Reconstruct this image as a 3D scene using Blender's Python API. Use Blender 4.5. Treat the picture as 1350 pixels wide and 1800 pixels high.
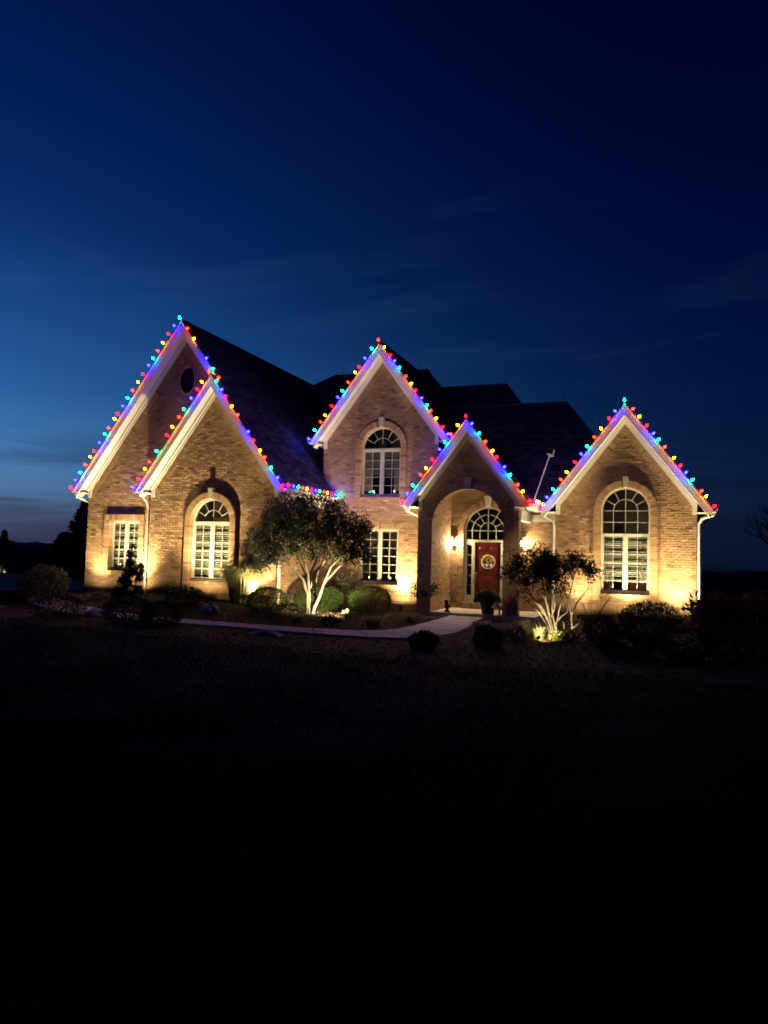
import bpy, math, random
import numpy as np
from mathutils import Vector
random.seed(7); rng = np.random.default_rng(7)
R = math.radians
S = bpy.context.scene
for o in list(bpy.data.objects): bpy.data.objects.remove(o)

# ------------------------------------------------------------------ camera
EYE = Vector((0, 0, 1.85)); FPX = 1289.85; YAW, PITCH, ROLL = R(20.615), R(3.2), R(1.538)
cf = Vector((-math.sin(YAW)*math.cos(PITCH), math.cos(YAW)*math.cos(PITCH), math.sin(PITCH)))
r0 = Vector((math.cos(YAW), math.sin(YAW), 0)); u0 = r0.cross(cf)
cr = r0*math.cos(ROLL)+u0*math.sin(ROLL); cu = u0*math.cos(ROLL)-r0*math.sin(ROLL)
cam = bpy.data.objects.new('camera', bpy.data.cameras.new('camera')); S.collection.objects.link(cam)
from mathutils import Matrix
cam.matrix_world = Matrix(((cr.x, cu.x, -cf.x, EYE.x), (cr.y, cu.y, -cf.y, EYE.y), (cr.z, cu.z, -cf.z, EYE.z), (0, 0, 0, 1)))
cam.data.sensor_fit = 'VERTICAL'; cam.data.sensor_height = 36; cam.data.lens = 36*FPX/1800
cam.data.clip_start = .1; cam.data.clip_end = 3000; S.camera = cam
S.render.resolution_x, S.render.resolution_y = 768, 1024

def ray(u, v): return cr*((u-675)/FPX)-cu*((v-900)/FPX)+cf
def P(u, v, Y):
    d = ray(u, v); return EYE+d*(Y/d.y)
def PX(u, v, X):
    d = ray(u, v); return EYE+d*(X/d.x)
def mpp(Y, u):            # metres per photo pixel at depth Y
    return (P(u, 985, Y)-EYE).dot(cf)/FPX

# ------------------------------------------------------------------ world: sky after sunset
W = bpy.data.worlds.new('World'); S.world = W; W.use_nodes = True
nt = W.node_tree; N = nt.nodes; L = nt.links
for n in list(N): N.remove(n)
def nd(t, **k):
    n = N.new(t)
    for a, b in k.items(): setattr(n, a, b)
    return n
def mth(op, a, b=None, c=None, clamp=False):
    n = N.new('ShaderNodeMath'); n.operation = op; n.use_clamp = clamp
    for i, x in enumerate((a, b, c)):
        if x is None: continue
        if isinstance(x, (int, float)): n.inputs[i].default_value = x
        else: L.new(x, n.inputs[i])
    return n.outputs[0]
def wramp(fac, stops, interp='B_SPLINE'):
    n = N.new('ShaderNodeValToRGB'); e = n.color_ramp; e.interpolation = interp
    while len(e.elements) < len(stops): e.elements.new(.5)
    for el, (p, c) in zip(e.elements, stops): el.position = p; el.color = (*c, 1)
    L.new(fac, n.inputs[0]); return n.outputs[0]
def srgb(r, g, b):
    f = lambda x: (x/255/12.92) if x/255 < .04045 else ((x/255+.055)/1.055)**2.4
    return (f(r), f(g), f(b))
tc = nd('ShaderNodeTexCoord'); sep = nd('ShaderNodeSeparateXYZ'); L.new(tc.outputs['Generated'], sep.inputs[0])
sx, sy, sz = sep.outputs
elev = mth('DIVIDE', mth('ARCSINE', sz), math.pi/2)                 # 0..1 for horizon..zenith
az = YAW+R(40)                                                     # afterglow lies beyond the left edge of the picture
hl = mth('SQRT', mth('ADD', mth('MULTIPLY', sx, sx), mth('MULTIPLY', sy, sy)))
dt = mth('DIVIDE', mth('ADD', mth('MULTIPLY', sx, -math.sin(az)), mth('MULTIPLY', sy, math.cos(az))), mth('MAXIMUM', hl, .001))
azf = mth('POWER', mth('DIVIDE', mth('ADD', dt, .25), 1.25, clamp=True), 5.6)
glow = wramp(elev, [(0, srgb(52, 52, 88)), (.025, srgb(84, 104, 136)), (.06, srgb(78, 134, 186)), (.12, srgb(38, 98, 168)), (.24, srgb(4, 38, 104)), (.42, srgb(1, 16, 66)), (1, srgb(0, 6, 34))])
away = wramp(elev, [(0, srgb(6, 14, 34)), (.05, srgb(5, 20, 50)), (.12, srgb(1, 14, 54)), (.25, srgb(0, 8, 50)), (.42, srgb(0, 2, 30)), (1, srgb(0, 1, 18))])
mx = nd('ShaderNodeMix', data_type='RGBA'); L.new(azf, mx.inputs[0]); L.new(away, mx.inputs[6]); L.new(glow, mx.inputs[7])
# thin streaks of cloud, stretched along the horizon
mp = nd('ShaderNodeCombineXYZ')
L.new(mth('MULTIPLY', mth('ARCTAN2', sx, sy), 2.2), mp.inputs[0]); L.new(mth('MULTIPLY', elev, 42), mp.inputs[1])
no = nd('ShaderNodeTexNoise'); no.inputs['Scale'].default_value = 1.1; no.inputs['Detail'].default_value = 5; no.inputs['Distortion'].default_value = .5
L.new(mp.outputs[0], no.inputs['Vector'])
low = nd('ShaderNodeMapRange', interpolation_type='SMOOTHSTEP'); L.new(elev, low.inputs[0])
low.inputs[1].default_value = .12; low.inputs[2].default_value = .055
cl = nd('ShaderNodeMapRange', interpolation_type='SMOOTHSTEP'); L.new(no.outputs[0], cl.inputs[0]); cl.inputs[1].default_value = .46; cl.inputs[2].default_value = .66
cm = nd('ShaderNodeMix', data_type='RGBA', blend_type='MULTIPLY'); L.new(mth('MULTIPLY', mth('MULTIPLY', cl.outputs[0], low.outputs[0]), .75), cm.inputs[0]); L.new(mx.outputs[2], cm.inputs[6]); cm.inputs[7].default_value = (.55, .40, .42, 1)
# faint high cirrus
mp2 = nd('ShaderNodeCombineXYZ'); az2 = mth('ARCTAN2', sx, sy)
L.new(mth('MULTIPLY', az2, 1.6), mp2.inputs[0]); L.new(mth('ADD', mth('MULTIPLY', elev, 17), mth('MULTIPLY', az2, -1.4)), mp2.inputs[1])
n2 = nd('ShaderNodeTexNoise'); n2.inputs['Scale'].default_value = 1.3; n2.inputs['Detail'].default_value = 6; n2.inputs['Distortion'].default_value = .7; L.new(mp2.outputs[0], n2.inputs['Vector'])
c2 = nd('ShaderNodeMapRange', interpolation_type='SMOOTHSTEP'); L.new(n2.outputs[0], c2.inputs[0]); c2.inputs[1].default_value = .50; c2.inputs[2].default_value = .74
ca = nd('ShaderNodeMix', data_type='RGBA', blend_type='ADD'); band = nd('ShaderNodeMapRange', interpolation_type='SMOOTHSTEP'); L.new(mth('ABSOLUTE', mth('SUBTRACT', elev, .20)), band.inputs[0]); band.inputs[1].default_value = .12; band.inputs[2].default_value = .02
L.new(mth('MULTIPLY', mth('MULTIPLY', c2.outputs[0], band.outputs[0]), .5), ca.inputs[0]); L.new(cm.outputs[2], ca.inputs[6]); ca.inputs[7].default_value = (.010, .017, .034, 1)
bg = nd('ShaderNodeBackground'); L.new(ca.outputs[2], bg.inputs[0]); bg.inputs[1].default_value = 1.0
wo = nd('ShaderNodeOutputWorld'); L.new(bg.outputs[0], wo.inputs[0])

S.view_settings.view_transform = 'Standard'; S.view_settings.look = 'None'; S.view_settings.exposure = 0; S.view_settings.gamma = 1
S.view_settings.use_curve_mapping = False
S.render.engine = 'CYCLES'
S.cycles.pixel_filter_type = 'BLACKMAN_HARRIS'; S.cycles.filter_width = 1.8
S.cycles.max_bounces = 6; S.cycles.transparent_max_bounces = 16; S.cycles.sample_clamp_indirect = 2.0

# ------------------------------------------------------------------ materials
class Mat:
    def __init__(s, name, rough=.7, spec=.3):
        s.m = bpy.data.materials.new(name); s.m.use_nodes = True; s.nt = s.m.node_tree
        s.b = s.nt.nodes['Principled BSDF']; s.b.inputs['Roughness'].default_value = rough; s.b.inputs['Specular IOR Level'].default_value = spec
    def n(s, t): return s.nt.nodes.new(t)
    def l(s, a, b): s.nt.links.new(a, b)
    def noise(s, scale, detail=4, coord='Object', stretch=None):
        tcn = s.n('ShaderNodeTexCoord'); no = s.n('ShaderNodeTexNoise'); no.inputs['Scale'].default_value = scale; no.inputs['Detail'].default_value = detail
        if stretch:
            mp = s.n('ShaderNodeMapping'); mp.inputs['Scale'].default_value = stretch; s.l(tcn.outputs[coord], mp.inputs[0]); s.l(mp.outputs[0], no.inputs['Vector'])
        else: s.l(tcn.outputs[coord], no.inputs['Vector'])
        return no.outputs[0]
    def ramp(s, fac, stops):
        n = s.n('ShaderNodeValToRGB'); e = n.color_ramp
        while len(e.elements) < len(stops): e.elements.new(.5)
        for el, (p, c) in zip(e.elements, stops): el.position = p; el.color = (*c, 1)
        s.l(fac, n.inputs[0]); return n.outputs[0]
    def mix(s, fac, a, b, mode='MIX'):
        n = s.n('ShaderNodeMix'); n.data_type = 'RGBA'; n.blend_type = mode
        for i, x in ((0, fac), (6, a), (7, b)):
            if isinstance(x, (int, float)): n.inputs[i].default_value = x
            elif isinstance(x, tuple): n.inputs[i].default_value = (*x, 1)
            else: s.l(x, n.inputs[i])
        return n.outputs[2]
    def bump(s, h, dist, strength=1):
        n = s.n('ShaderNodeBump'); n.inputs['Distance'].default_value = dist; n.inputs['Strength'].default_value = strength
        s.l(h, n.inputs['Height']); s.l(n.outputs[0], s.b.inputs['Normal'])
    def col(s, c):
        if isinstance(c, tuple): s.b.inputs['Base Color'].default_value = (*c, 1)
        else: s.l(c, s.b.inputs['Base Color'])
    def island(s):                      # one random number per piece, in joined and in single meshes alike
        g = s.n('ShaderNodeNewGeometry'); oi = s.n('ShaderNodeObjectInfo'); a = s.n('ShaderNodeMath'); a.operation = 'ADD'
        s.l(g.outputs['Random Per Island'], a.inputs[0]); s.l(oi.outputs['Random'], a.inputs[1])
        f = s.n('ShaderNodeMath'); f.operation = 'FRACT'; s.l(a.outputs[0], f.inputs[0]); return f.outputs[0]

M = {}
def simple(name, c, rough=.6, var=.15, scale=6, bump=0, spec=.3, metal=0):
    m = Mat(name, rough, spec); m.b.inputs['Metallic'].default_value = metal
    f = m.noise(scale)
    m.col(m.ramp(f, [(.3, tuple(x*(1-var) for x in c)), (.7, tuple(min(1, x*(1+var)) for x in c))]))
    if bump: m.bump(m.noise(scale*5), bump)
    M[name] = m.m; return m
m = Mat('brick', .85, .2); i = m.island()
base = m.ramp(i, [(0, (.22, .13, .07)), (.10, (.35, .22, .12)), (.5, (.44, .29, .165)), (.85, (.40, .26, .145)), (.95, (.50, .35, .22)), (1, (.56, .42, .29))])
m.col(m.mix(.4, base, m.ramp(m.noise(38), [(.3, (.35, .3, .27)), (.7, (1, 1, 1))]), 'MULTIPLY')); m.bump(m.noise(55, 6), .012); M['brick'] = m.m
simple('mortar', (.22, .175, .13), .95, .2, 30, .004)
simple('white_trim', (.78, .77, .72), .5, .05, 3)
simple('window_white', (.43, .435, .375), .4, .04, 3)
simple('keystone', (.46, .41, .34), .8, .12, 14, .003)
m = Mat('shingle', .9, .15); i = m.island()
m.col(m.mix(.6, m.ramp(i, [(0, (.03, .028, .034)), (.6, (.06, .056, .066)), (1, (.10, .094, .11))]), m.ramp(m.noise(90), [(.3, (.4, .4, .4)), (.7, (1, 1, 1))]), 'MULTIPLY')); m.bump(m.noise(140), .006); M['shingle'] = m.m
simple('roof_deck', (.03, .026, .026), .9, .2, 8)
m = Mat('concrete', .85, .2); m.col(m.mix(.5, m.ramp(m.noise(1.6), [(.3, (.50, .45, .365)), (.7, (.70, .64, .53))]), m.ramp(m.noise(45), [(.3, (.6, .6, .6)), (.7, (1, 1, 1))]), 'MULTIPLY')); m.bump(m.noise(80), .004); M['concrete'] = m.m
m = Mat('mulch', .95, .1); m.col(m.ramp(m.noise(14), [(.3, (.018, .011, .008)), (.7, (.06, .04, .028))])); m.bump(m.noise(30), .03); M['mulch'] = m.m
m = Mat('mulch_chip', .95, .1); m.col(m.ramp(m.island(), [(0, (.03, .018, .012)), (.7, (.10, .065, .042)), (1, (.17, .12, .08))])); M['mulch_chip'] = m.m
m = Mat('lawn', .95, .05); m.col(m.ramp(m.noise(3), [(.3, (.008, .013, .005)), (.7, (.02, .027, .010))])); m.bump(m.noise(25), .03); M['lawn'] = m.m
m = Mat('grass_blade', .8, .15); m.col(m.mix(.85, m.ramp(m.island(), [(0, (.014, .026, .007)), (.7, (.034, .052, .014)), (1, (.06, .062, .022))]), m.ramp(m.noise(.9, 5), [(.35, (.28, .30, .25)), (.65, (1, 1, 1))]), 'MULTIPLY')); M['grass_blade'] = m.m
simple('asphalt', (.12, .115, .11), .9, .15, 10, .003)
m = Mat('bark', .85, .15); m.col(m.mix(.6, m.ramp(m.noise(9, stretch=(1, 1, .25)), [(.3, (.09, .08, .065)), (.7, (.25, .23, .195))]), m.ramp(m.noise(60, stretch=(1, 1, .3)), [(.35, (.5, .5, .5)), (.65, (1, 1, 1))]), 'MULTIPLY')); m.bump(m.noise(40, stretch=(1, 1, .3)), .01); M['bark'] = m.m
simple('dark_bark', (.07, .05, .035), .9, .3, 12, .01)
def leaf(name, a, b, c, rough=.5, trans=.25):
    m = Mat(name, rough, .35); m.col(m.ramp(m.island(), [(0, a), (.6, b), (1, c)]))
    t = m.n('ShaderNodeBsdfTranslucent'); t.inputs[0].default_value = (*[x*1.1 for x in b], 1)
    ms = m.n('ShaderNodeMixShader'); ms.inputs[0].default_value = trans; out = m.nt.nodes['Material Output']
    m.l(m.b.outputs[0], ms.inputs[1]); m.l(t.outputs[0], ms.inputs[2]); m.l(ms.outputs[0], out.inputs[0]); M[name] = m.m
leaf('leaf_tree', (.03, .036, .017), (.065, .075, .036), (.12, .13, .07), trans=.25)
leaf('leaf_tree_olive', (.03, .034, .016), (.062, .07, .034), (.12, .12, .06), trans=.22)
leaf('leaf_box', (.025, .06, .012), (.06, .12, .022), (.11, .17, .04))
leaf('leaf_dark', (.012, .018, .010), (.026, .036, .018), (.05, .055, .03))
leaf('leaf_red', (.06, .018, .014), (.10, .035, .022), (.13, .09, .035))
leaf('leaf_pale', (.05, .055, .03), (.09, .10, .06), (.20, .20, .13))
leaf('leaf_lime', (.06, .08, .015), (.11, .13, .03), (.18, .18, .05))
leaf('leaf_grass', (.14, .14, .05), (.24, .24, .10), (.36, .33, .16), trans=.45)
leaf('leaf_straw', (.09, .095, .035), (.18, .18, .075), (.30, .27, .14), trans=.45)
leaf('leaf_needle', (.010, .018, .012), (.018, .03, .018), (.03, .04, .025))
leaf('leaf_rust', (.16, .03, .012), (.24, .06, .02), (.30, .14, .03))
leaf('leaf_mum', (.03, .05, .014), (.07, .10, .03), (.14, .15, .05))
simple('door_red', (.085, .010, .007), .35, .08, 5, 0, .5)
simple('bronze', (.035, .028, .022), .45, .2, 9, 0, .4, .4)
simple('nickel', (.55, .52, .47), .3, .1, 9, 0, .5, 1)
simple('black_metal', (.015, .015, .016), .5, .2, 9, 0, .4)
simple('pole_metal', (.62, .62, .62), .4, .08, 9, 0, .4)
simple('stone', (.34, .31, .30), .9, .3, 7, .02)
simple('terracotta', (.055, .042, .036), .7, .25, 9, .002)
simple('interior', (.10, .08, .06), .9, .2, 3)
simple('blind', (.19, .20, .165), .6, .06, 5)
simple('curtain', (.26, .23, .18), .9, .12, 8)
simple('candle_white', (.75, .72, .62), .5, .04, 8)
simple('wood_warm', (.30, .11, .04), .5, .2, 9)
simple('sign_white', (.80, .78, .72), .5, .04, 9)
simple('petal', (.88, .60, .02), .6, .2, 30)
simple('seed', (.05, .022, .010), .8, .2, 30)
simple('wire_green', (.008, .018, .010), .6, .2, 9)
simple('far_dark', (.012, .014, .012), .95, .3, .4)
simple('garage_siding', (.30, .22, .14), .8, .1, 5)
m = Mat('plaid', .6, .2)
tcn = m.n('ShaderNodeTexCoord'); sp = m.n('ShaderNodeSeparateXYZ'); m.l(tcn.outputs['Object'], sp.inputs[0])
def stripe(o):
    a = m.n('ShaderNodeMath'); a.operation = 'MULTIPLY'; a.inputs[1].default_value = 42; m.l(o, a.inputs[0])
    b = m.n('ShaderNodeMath'); b.operation = 'SINE'; m.l(a.outputs[0], b.inputs[0])
    c = m.n('ShaderNodeMath'); c.operation = 'GREATER_THAN'; c.inputs[1].default_value = 0; m.l(b.outputs[0], c.inputs[0]); return c.outputs[0]
ad = m.n('ShaderNodeMath'); ad.operation = 'ADD'; m.l(stripe(sp.outputs[0]), ad.inputs[0]); m.l(stripe(sp.outputs[2]), ad.inputs[1])
hv = m.n('ShaderNodeMath'); hv.operation = 'MULTIPLY'; hv.inputs[1].default_value = .5; m.l(ad.outputs[0], hv.inputs[0])
m.col(m.ramp(hv.outputs[0], [(0, (.72, .70, .66)), (.5, (.22, .21, .20)), (1, (.012, .012, .012))])); M['plaid'] = m.m
m = Mat('glass', .03, .5)
tr = m.n('ShaderNodeBsdfTransparent'); tr.inputs[0].default_value = (.86, .89, .87, 1); gl = m.n('ShaderNodeBsdfGlossy'); gl.inputs['Roughness'].default_value = .02
lw_ = m.n('ShaderNodeLayerWeight'); lw_.inputs['Blend'].default_value = .5; pw = m.n('ShaderNodeMath'); pw.operation = 'POWER'; pw.inputs[1].default_value = 5; m.l(lw_.outputs['Facing'], pw.inputs[0])
fr = m.n('ShaderNodeMath'); fr.operation = 'MULTIPLY_ADD'; fr.inputs[1].default_value = .9; fr.inputs[2].default_value = .07; m.l(pw.outputs[0], fr.inputs[0]); ms = m.n('ShaderNodeMixShader')
m.l(fr.outputs[0], ms.inputs[0]); m.l(tr.outputs[0], ms.inputs[1]); m.l(gl.outputs[0], ms.inputs[2]); m.l(ms.outputs[0], m.nt.nodes['Material Output'].inputs[0]); M['glass'] = m.m
def emis(name, c, strength):
    m = Mat(name); m.col(tuple(min(1, x) for x in c)); m.b.inputs['Emission Color'].default_value = (*c, 1); m.b.inputs['Emission Strength'].default_value = strength; M[name] = m.m; m.m.cycles.emission_sampling = 'FRONT'
BULB = {'G': (.002, .80, .26), 'O': (1, .010, .0012), 'Y': (1, .36, .003), 'R': (1, .0016, .004), 'B': (.0018, .0012, 1)}
for k, c in BULB.items(): emis('bulb_'+k, c, {'G': 70, 'O': 50, 'Y': 50, 'R': 48, 'B': 420}[k])
emis('lamp_glow', (1, .78, .45), 60)
emis('candle_glow', (1, .55, .2), 16)
emis('far_glow', (1, .9, .75), 9)
emis('spot_lens', (1, .78, .42), 3)

# ------------------------------------------------------------------ mesh helpers
COL = S.collection; WL = {}
def link(o, parent=None, wl=Vector((0, 0, 0))):
    COL.objects.link(o); WL[o.name] = Vector(wl)
    if parent is not None: o.parent = parent; o.location = Vector(wl)-WL[parent.name]
    else: o.location = wl
    return o
def tag(o, label=None, cat=None, group=None, kind=None):
    for k, v in (('label', label), ('category', cat), ('group', group), ('kind', kind)):
        if v: o[k] = v
    return o
def empty(name, loc, label, cat, group=None):
    o = bpy.data.objects.new(name, None); o.empty_display_size = .2; link(o, None, loc); return tag(o, label, cat, group)
def meshobj(name, v, f, mat, parent=None, smooth=False):
    v = np.asarray(v, dtype=float).reshape(-1, 3); mn, mxx = v.min(0), v.max(0)
    org = Vector(((mn[0]+mxx[0])/2, (mn[1]+mxx[1])/2, mn[2]))
    me = bpy.data.meshes.new(name); me.from_pydata((v-np.array(org)).tolist(), [], f if isinstance(f, list) else f.tolist())
    if smooth: me.polygons.foreach_set('use_smooth', [True]*len(me.polygons))
    me.materials.append(M[mat]); me.update()
    return link(bpy.data.objects.new(name, me), parent, org)
class MB:
    def __init__(s): s.v = []; s.f = []
    def add(s, vs, fs):
        b = len(s.v); s.v += [tuple(x) for x in vs]; s.f += [tuple(b+i for i in f) for f in fs]; return s
    def box(s, x0, x1, y0, y1, z0, z1):
        return s.add([(x0, y0, z0), (x1, y0, z0), (x1, y1, z0), (x0, y1, z0), (x0, y0, z1), (x1, y0, z1), (x1, y1, z1), (x0, y1, z1)],
                     [(0, 3, 2, 1), (4, 5, 6, 7), (0, 1, 5, 4), (1, 2, 6, 5), (2, 3, 7, 6), (3, 0, 4, 7)])
    def prism(s, poly, y0, y1):           # polygon in XZ, extruded along Y
        n = len(poly); vs = [(x, y0, z) for x, z in poly]+[(x, y1, z) for x, z in poly]
        return s.add(vs, [tuple(range(n)), tuple(range(2*n-1, n-1, -1))]+[(i, i+n, (i+1) % n+n, (i+1) % n) for i in range(n)])
    def prismz(s, poly, z0, z1):          # polygon in XY, extruded along Z
        n = len(poly); vs = [(x, y, z0) for x, y in poly]+[(x, y, z1) for x, y in poly]
        return s.add(vs, [tuple(range(n-1, -1, -1)), tuple(range(n, 2*n))]+[(i, (i+1) % n, (i+1) % n+n, i+n) for i in range(n)])
    def obox(s, c, e, h):                 # centre, three axes, half sizes
        c = Vector(c); vs = []
        for sz_ in (-1, 1):
            for sx_, sy_ in ((-1, -1), (1, -1), (1, 1), (-1, 1)):
                vs.append(c+e[0]*(sx_*h[0])+e[1]*(sy_*h[1])+e[2]*(sz_*h[2]))
        return s.add(vs, [(0, 3, 2, 1), (4, 5, 6, 7), (0, 1, 5, 4), (1, 2, 6, 5), (2, 3, 7, 6), (3, 0, 4, 7)])
    def tube(s, pts, rad, n=8, cap=True):
        pts = [Vector(p) for p in pts]; rad = rad if isinstance(rad, (list, tuple)) else [rad]*len(pts); vs = []; fs = []
        ref = None
        for i, p in enumerate(pts):
            d = (pts[min(i+1, len(pts)-1)]-pts[max(i-1, 0)]).normalized()
            if ref is None: ref = Vector((0, 0, 1)) if abs(d.z) < .9 else Vector((1, 0, 0))
            a = d.cross(ref).normalized(); b = d.cross(a); ref = -b if False else (a.cross(d))
            for k in range(n):
                t = 2*math.pi*k/n; vs.append(p+(a*math.cos(t)+b*math.sin(t))*rad[i])
        for i in range(len(pts)-1):
            for k in range(n): fs.append((i*n+k, i*n+(k+1) % n, (i+1)*n+(k+1) % n, (i+1)*n+k))
        if cap: fs += [tuple(range(n-1, -1, -1)), tuple(range((len(pts)-1)*n, len(pts)*n))]
        return s.add(vs, fs)
    def lathe(s, c, prof, n=16, axis=None):
        c = Vector(c); ax = Vector(axis).normalized() if axis else Vector((0, 0, 1))
        a = ax.cross(Vector((0, 1, 0)) if abs(ax.y) < .9 else Vector((1, 0, 0))).normalized(); b = ax.cross(a); vs = []; fs = []
        for r, h in prof:
            for k in range(n):
                t = 2*math.pi*k/n; vs.append(c+ax*h+(a*math.cos(t)+b*math.sin(t))*r)
        for i in range(len(prof)-1):
            for k in range(n): fs.append((i*n+k, i*n+(k+1) % n, (i+1)*n+(k+1) % n, (i+1)*n+k))
        fs += [tuple(range(n-1, -1, -1)), tuple(range((len(prof)-1)*n, len(prof)*n))]
        return s.add(vs, fs)
    def build(s, name, mat, parent=None, smooth=False): return meshobj(name, s.v, s.f, mat, parent, smooth)

def sub_iv(ivs, a, b):
    out = []
    for x0, x1 in ivs:
        if b <= x0 or a >= x1: out.append((x0, x1)); continue
        if a > x0: out.append((x0, a))
        if b < x1: out.append((b, x1))
    return out
def courses(ivf, t0, t1, ch, ln, gap, bond=.5, jit=0):
    """lay pieces course by course; ivf(t) gives the free intervals at height t"""
    out = []; k = 0; t = t0
    while t < t1-.3*ch:
        for a, b in ivf(t+ch/2):
            s = math.floor((a-ln)/ln)*ln+(bond*ln if k % 2 else 0)+(random.uniform(-jit, jit) if jit else 0)
            while s < b:
                x0, x1 = max(s, a), min(s+ln, b)
                gx = gap*.45
                if x1-x0 > .04: out.append((x0+gx/2, x1-gx/2, t+gap/2, t+ch-gap/2))
                s += ln
        t += ch; k += 1
    return out
def piece_mesh(pieces, O, eu, ev, n, depth, d0, jit, tilt):
    vs = []; fs = []; O = np.array(O); eu = np.array(eu); ev = np.array(ev); n = np.array(n)
    for (a, b, c, d) in pieces:
        j = d0+random.uniform(-jit, jit); tt = random.uniform(-tilt, tilt); ts = random.uniform(-tilt, tilt)*.5
        k = len(vs); w = .003
        for (s, t, q) in ((a, c, -tt-ts), (b, c, -tt+ts), (b, d, tt+ts), (a, d, tt-ts)): vs.append(O+eu*s+ev*t-n*depth)
        for (s, t, q) in ((a, c, -tt-ts), (b, c, -tt+ts), (b, d, tt+ts), (a, d, tt-ts)):
            vs.append(O+eu*(s+random.uniform(-w, w))+ev*(t+random.uniform(-w, w))+n*(j+q))
        fs += [(k+4, k+5, k+6, k+7), (k, k+1, k+5, k+4), (k+1, k+2, k+6, k+5), (k+2, k+3, k+7, k+6), (k+3, k, k+4, k+7)]
    return vs, fs

# ------------------------------------------------------------------ terrain
def sm(a, b, x):
    t = min(1, max(0, (x-a)/(b-a))); return t*t*(3-2*t)
def g(x, y):
    z = .25*(1-sm(2, 15, y))-.1
    if y > 15: z += .30*sm(16.4, 18.6, y)*sm(-9.2, -11, x)*(1-sm(24, 32, y))*sm(-24, -19, x)
    z += .20*math.exp(-((x+9.0)/1.5)**2-((y-19)/1.5)**2)
    z += .06*math.exp(-((x+2.1)/1.5)**2-((y-17.3)/1.2)**2)
    if y > 30: z -= .013*(y-30)*sm(-40, 25, x)+7.0*sm(30, 115, y)*sm(-18, -50, x)
    return z
axx = sorted(set([round(-26+.5*i, 3) for i in range(81)]+[-1500, -800, -400, -200, -120, -80, -60, -45, -35, -30, 18, 22, 28, 38, 55, 80, 120, 200, 400, 800, 1500]))
ayy = sorted(set([round(0+.5*i, 3) for i in range(61)]+[-60, -25, -10, -4, 33, 37, 42, 50, 60, 75, 95, 120, 160, 220, 320, 500, 900, 1600]))
v = [(x, y, g(x, y)) for y in ayy for x in axx]; nx = len(axx)
f = [(j*nx+i, j*nx+i+1, (j+1)*nx+i+1, (j+1)*nx+i) for j in range(len(ayy)-1) for i in range(nx-1)]
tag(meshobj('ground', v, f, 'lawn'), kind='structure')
# planting bed of mulch between the lawn and the house
ex = [-24, -19, -15.35, -12.72, -8.14, -4.63, -2.43, -1.45, 2, 5, 9]; ey = [15.2, 14.1, 13.75, 13.7, 12.9, 12.5, 12.9, 13.0, 12.8, 13.2, 15]
def edge(x): return float(np.interp(x, ex, ey))+.07*math.sin(x*2.3)
mb = MB(); xs = np.arange(-24, 9.01, .25); rows = 34; yb = 25.5
vv = []
for x in xs:
    e0 = edge(x)
    for k in range(rows+1):
        y = e0+(yb-e0)*k/rows; vv.append((x, y, g(x, y)+.025*min(1, k*1.0)+.004))
ff = [(i*(rows+1)+k, (i+1)*(rows+1)+k, (i+1)*(rows+1)+k+1, i*(rows+1)+k+1) for i in range(len(xs)-1) for k in range(rows)]
tag(meshobj('planting_bed', vv, ff, 'mulch'), kind='structure')
def leafmesh(pos, axis, length, width, rs, fold=.25):
    """one folded diamond (2 triangles) for each leaf"""
    N_ = len(pos); axis = axis/np.linalg.norm(axis, axis=1, keepdims=True)
    r = rs.normal(size=(N_, 3)); side = np.cross(axis, r); side /= np.linalg.norm(side, axis=1, keepdims=True)+1e-9
    nrm = np.cross(axis, side); l = np.asarray(length).reshape(-1, 1)*np.ones((N_, 1)); w = np.asarray(width).reshape(-1, 1)*np.ones((N_, 1))
    a = pos; b = pos+axis*l*.5+side*w*.5+nrm*w*fold; c = pos+axis*l; d = pos+axis*l*.5-side*w*.5+nrm*w*fold
    V = np.stack([a, b, c, d], 1).reshape(-1, 3); k = np.arange(N_)*4
    F = np.concatenate([np.stack([k, k+1, k+2], 1), np.stack([k, k+2, k+3], 1)])
    return V, F
# mulch chips
n = 16000; px = rng.uniform(-15.5, 4, n); py = np.array([rng.uniform(edge(x)+.05, 23) for x in px]); pz = np.array([g(x, y) for x, y in zip(px, py)])+.032
ax_ = rng.normal(size=(n, 3))*[1, 1, .25]; V, F = leafmesh(np.stack([px, py, pz], 1), ax_, rng.uniform(.03, .09, n), rng.uniform(.015, .035, n), rng)
tag(meshobj('mulch_chips', V, F, 'mulch_chip'), 'brown shredded bark mulch chips covering the planting bed', 'mulch', kind='stuff')
# lawn grass blades
n = 90000; t = rng.uniform(0, 1, n)**1.3; py = 2.6+t*11.2; px = -py*math.tan(R(20.6))+rng.uniform(-1, 1, n)*(py*.75+.6)
ok = np.array([y < edge(max(-24, min(9, x)))+.05 for x, y in zip(px, py)]); px, py = px[ok], py[ok]
pz = np.array([g(x, y) for x, y in zip(px, py)])-.005; n = len(px)
V, F = leafmesh(np.stack([px, py, pz], 1), rng.normal(size=(n, 3))*[.5, .5, .2]+[0, 0, 1], rng.uniform(.03, .075, n)*(1+.5*np.sin(px*2.1+np.sin(py*1.7)*2)*np.sin(py*1.3)), .009, rng)
tag(meshobj('lawn_grass', V, F, 'grass_blade'), 'short mown grass of the dark front lawn', 'grass', kind='stuff')
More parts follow.
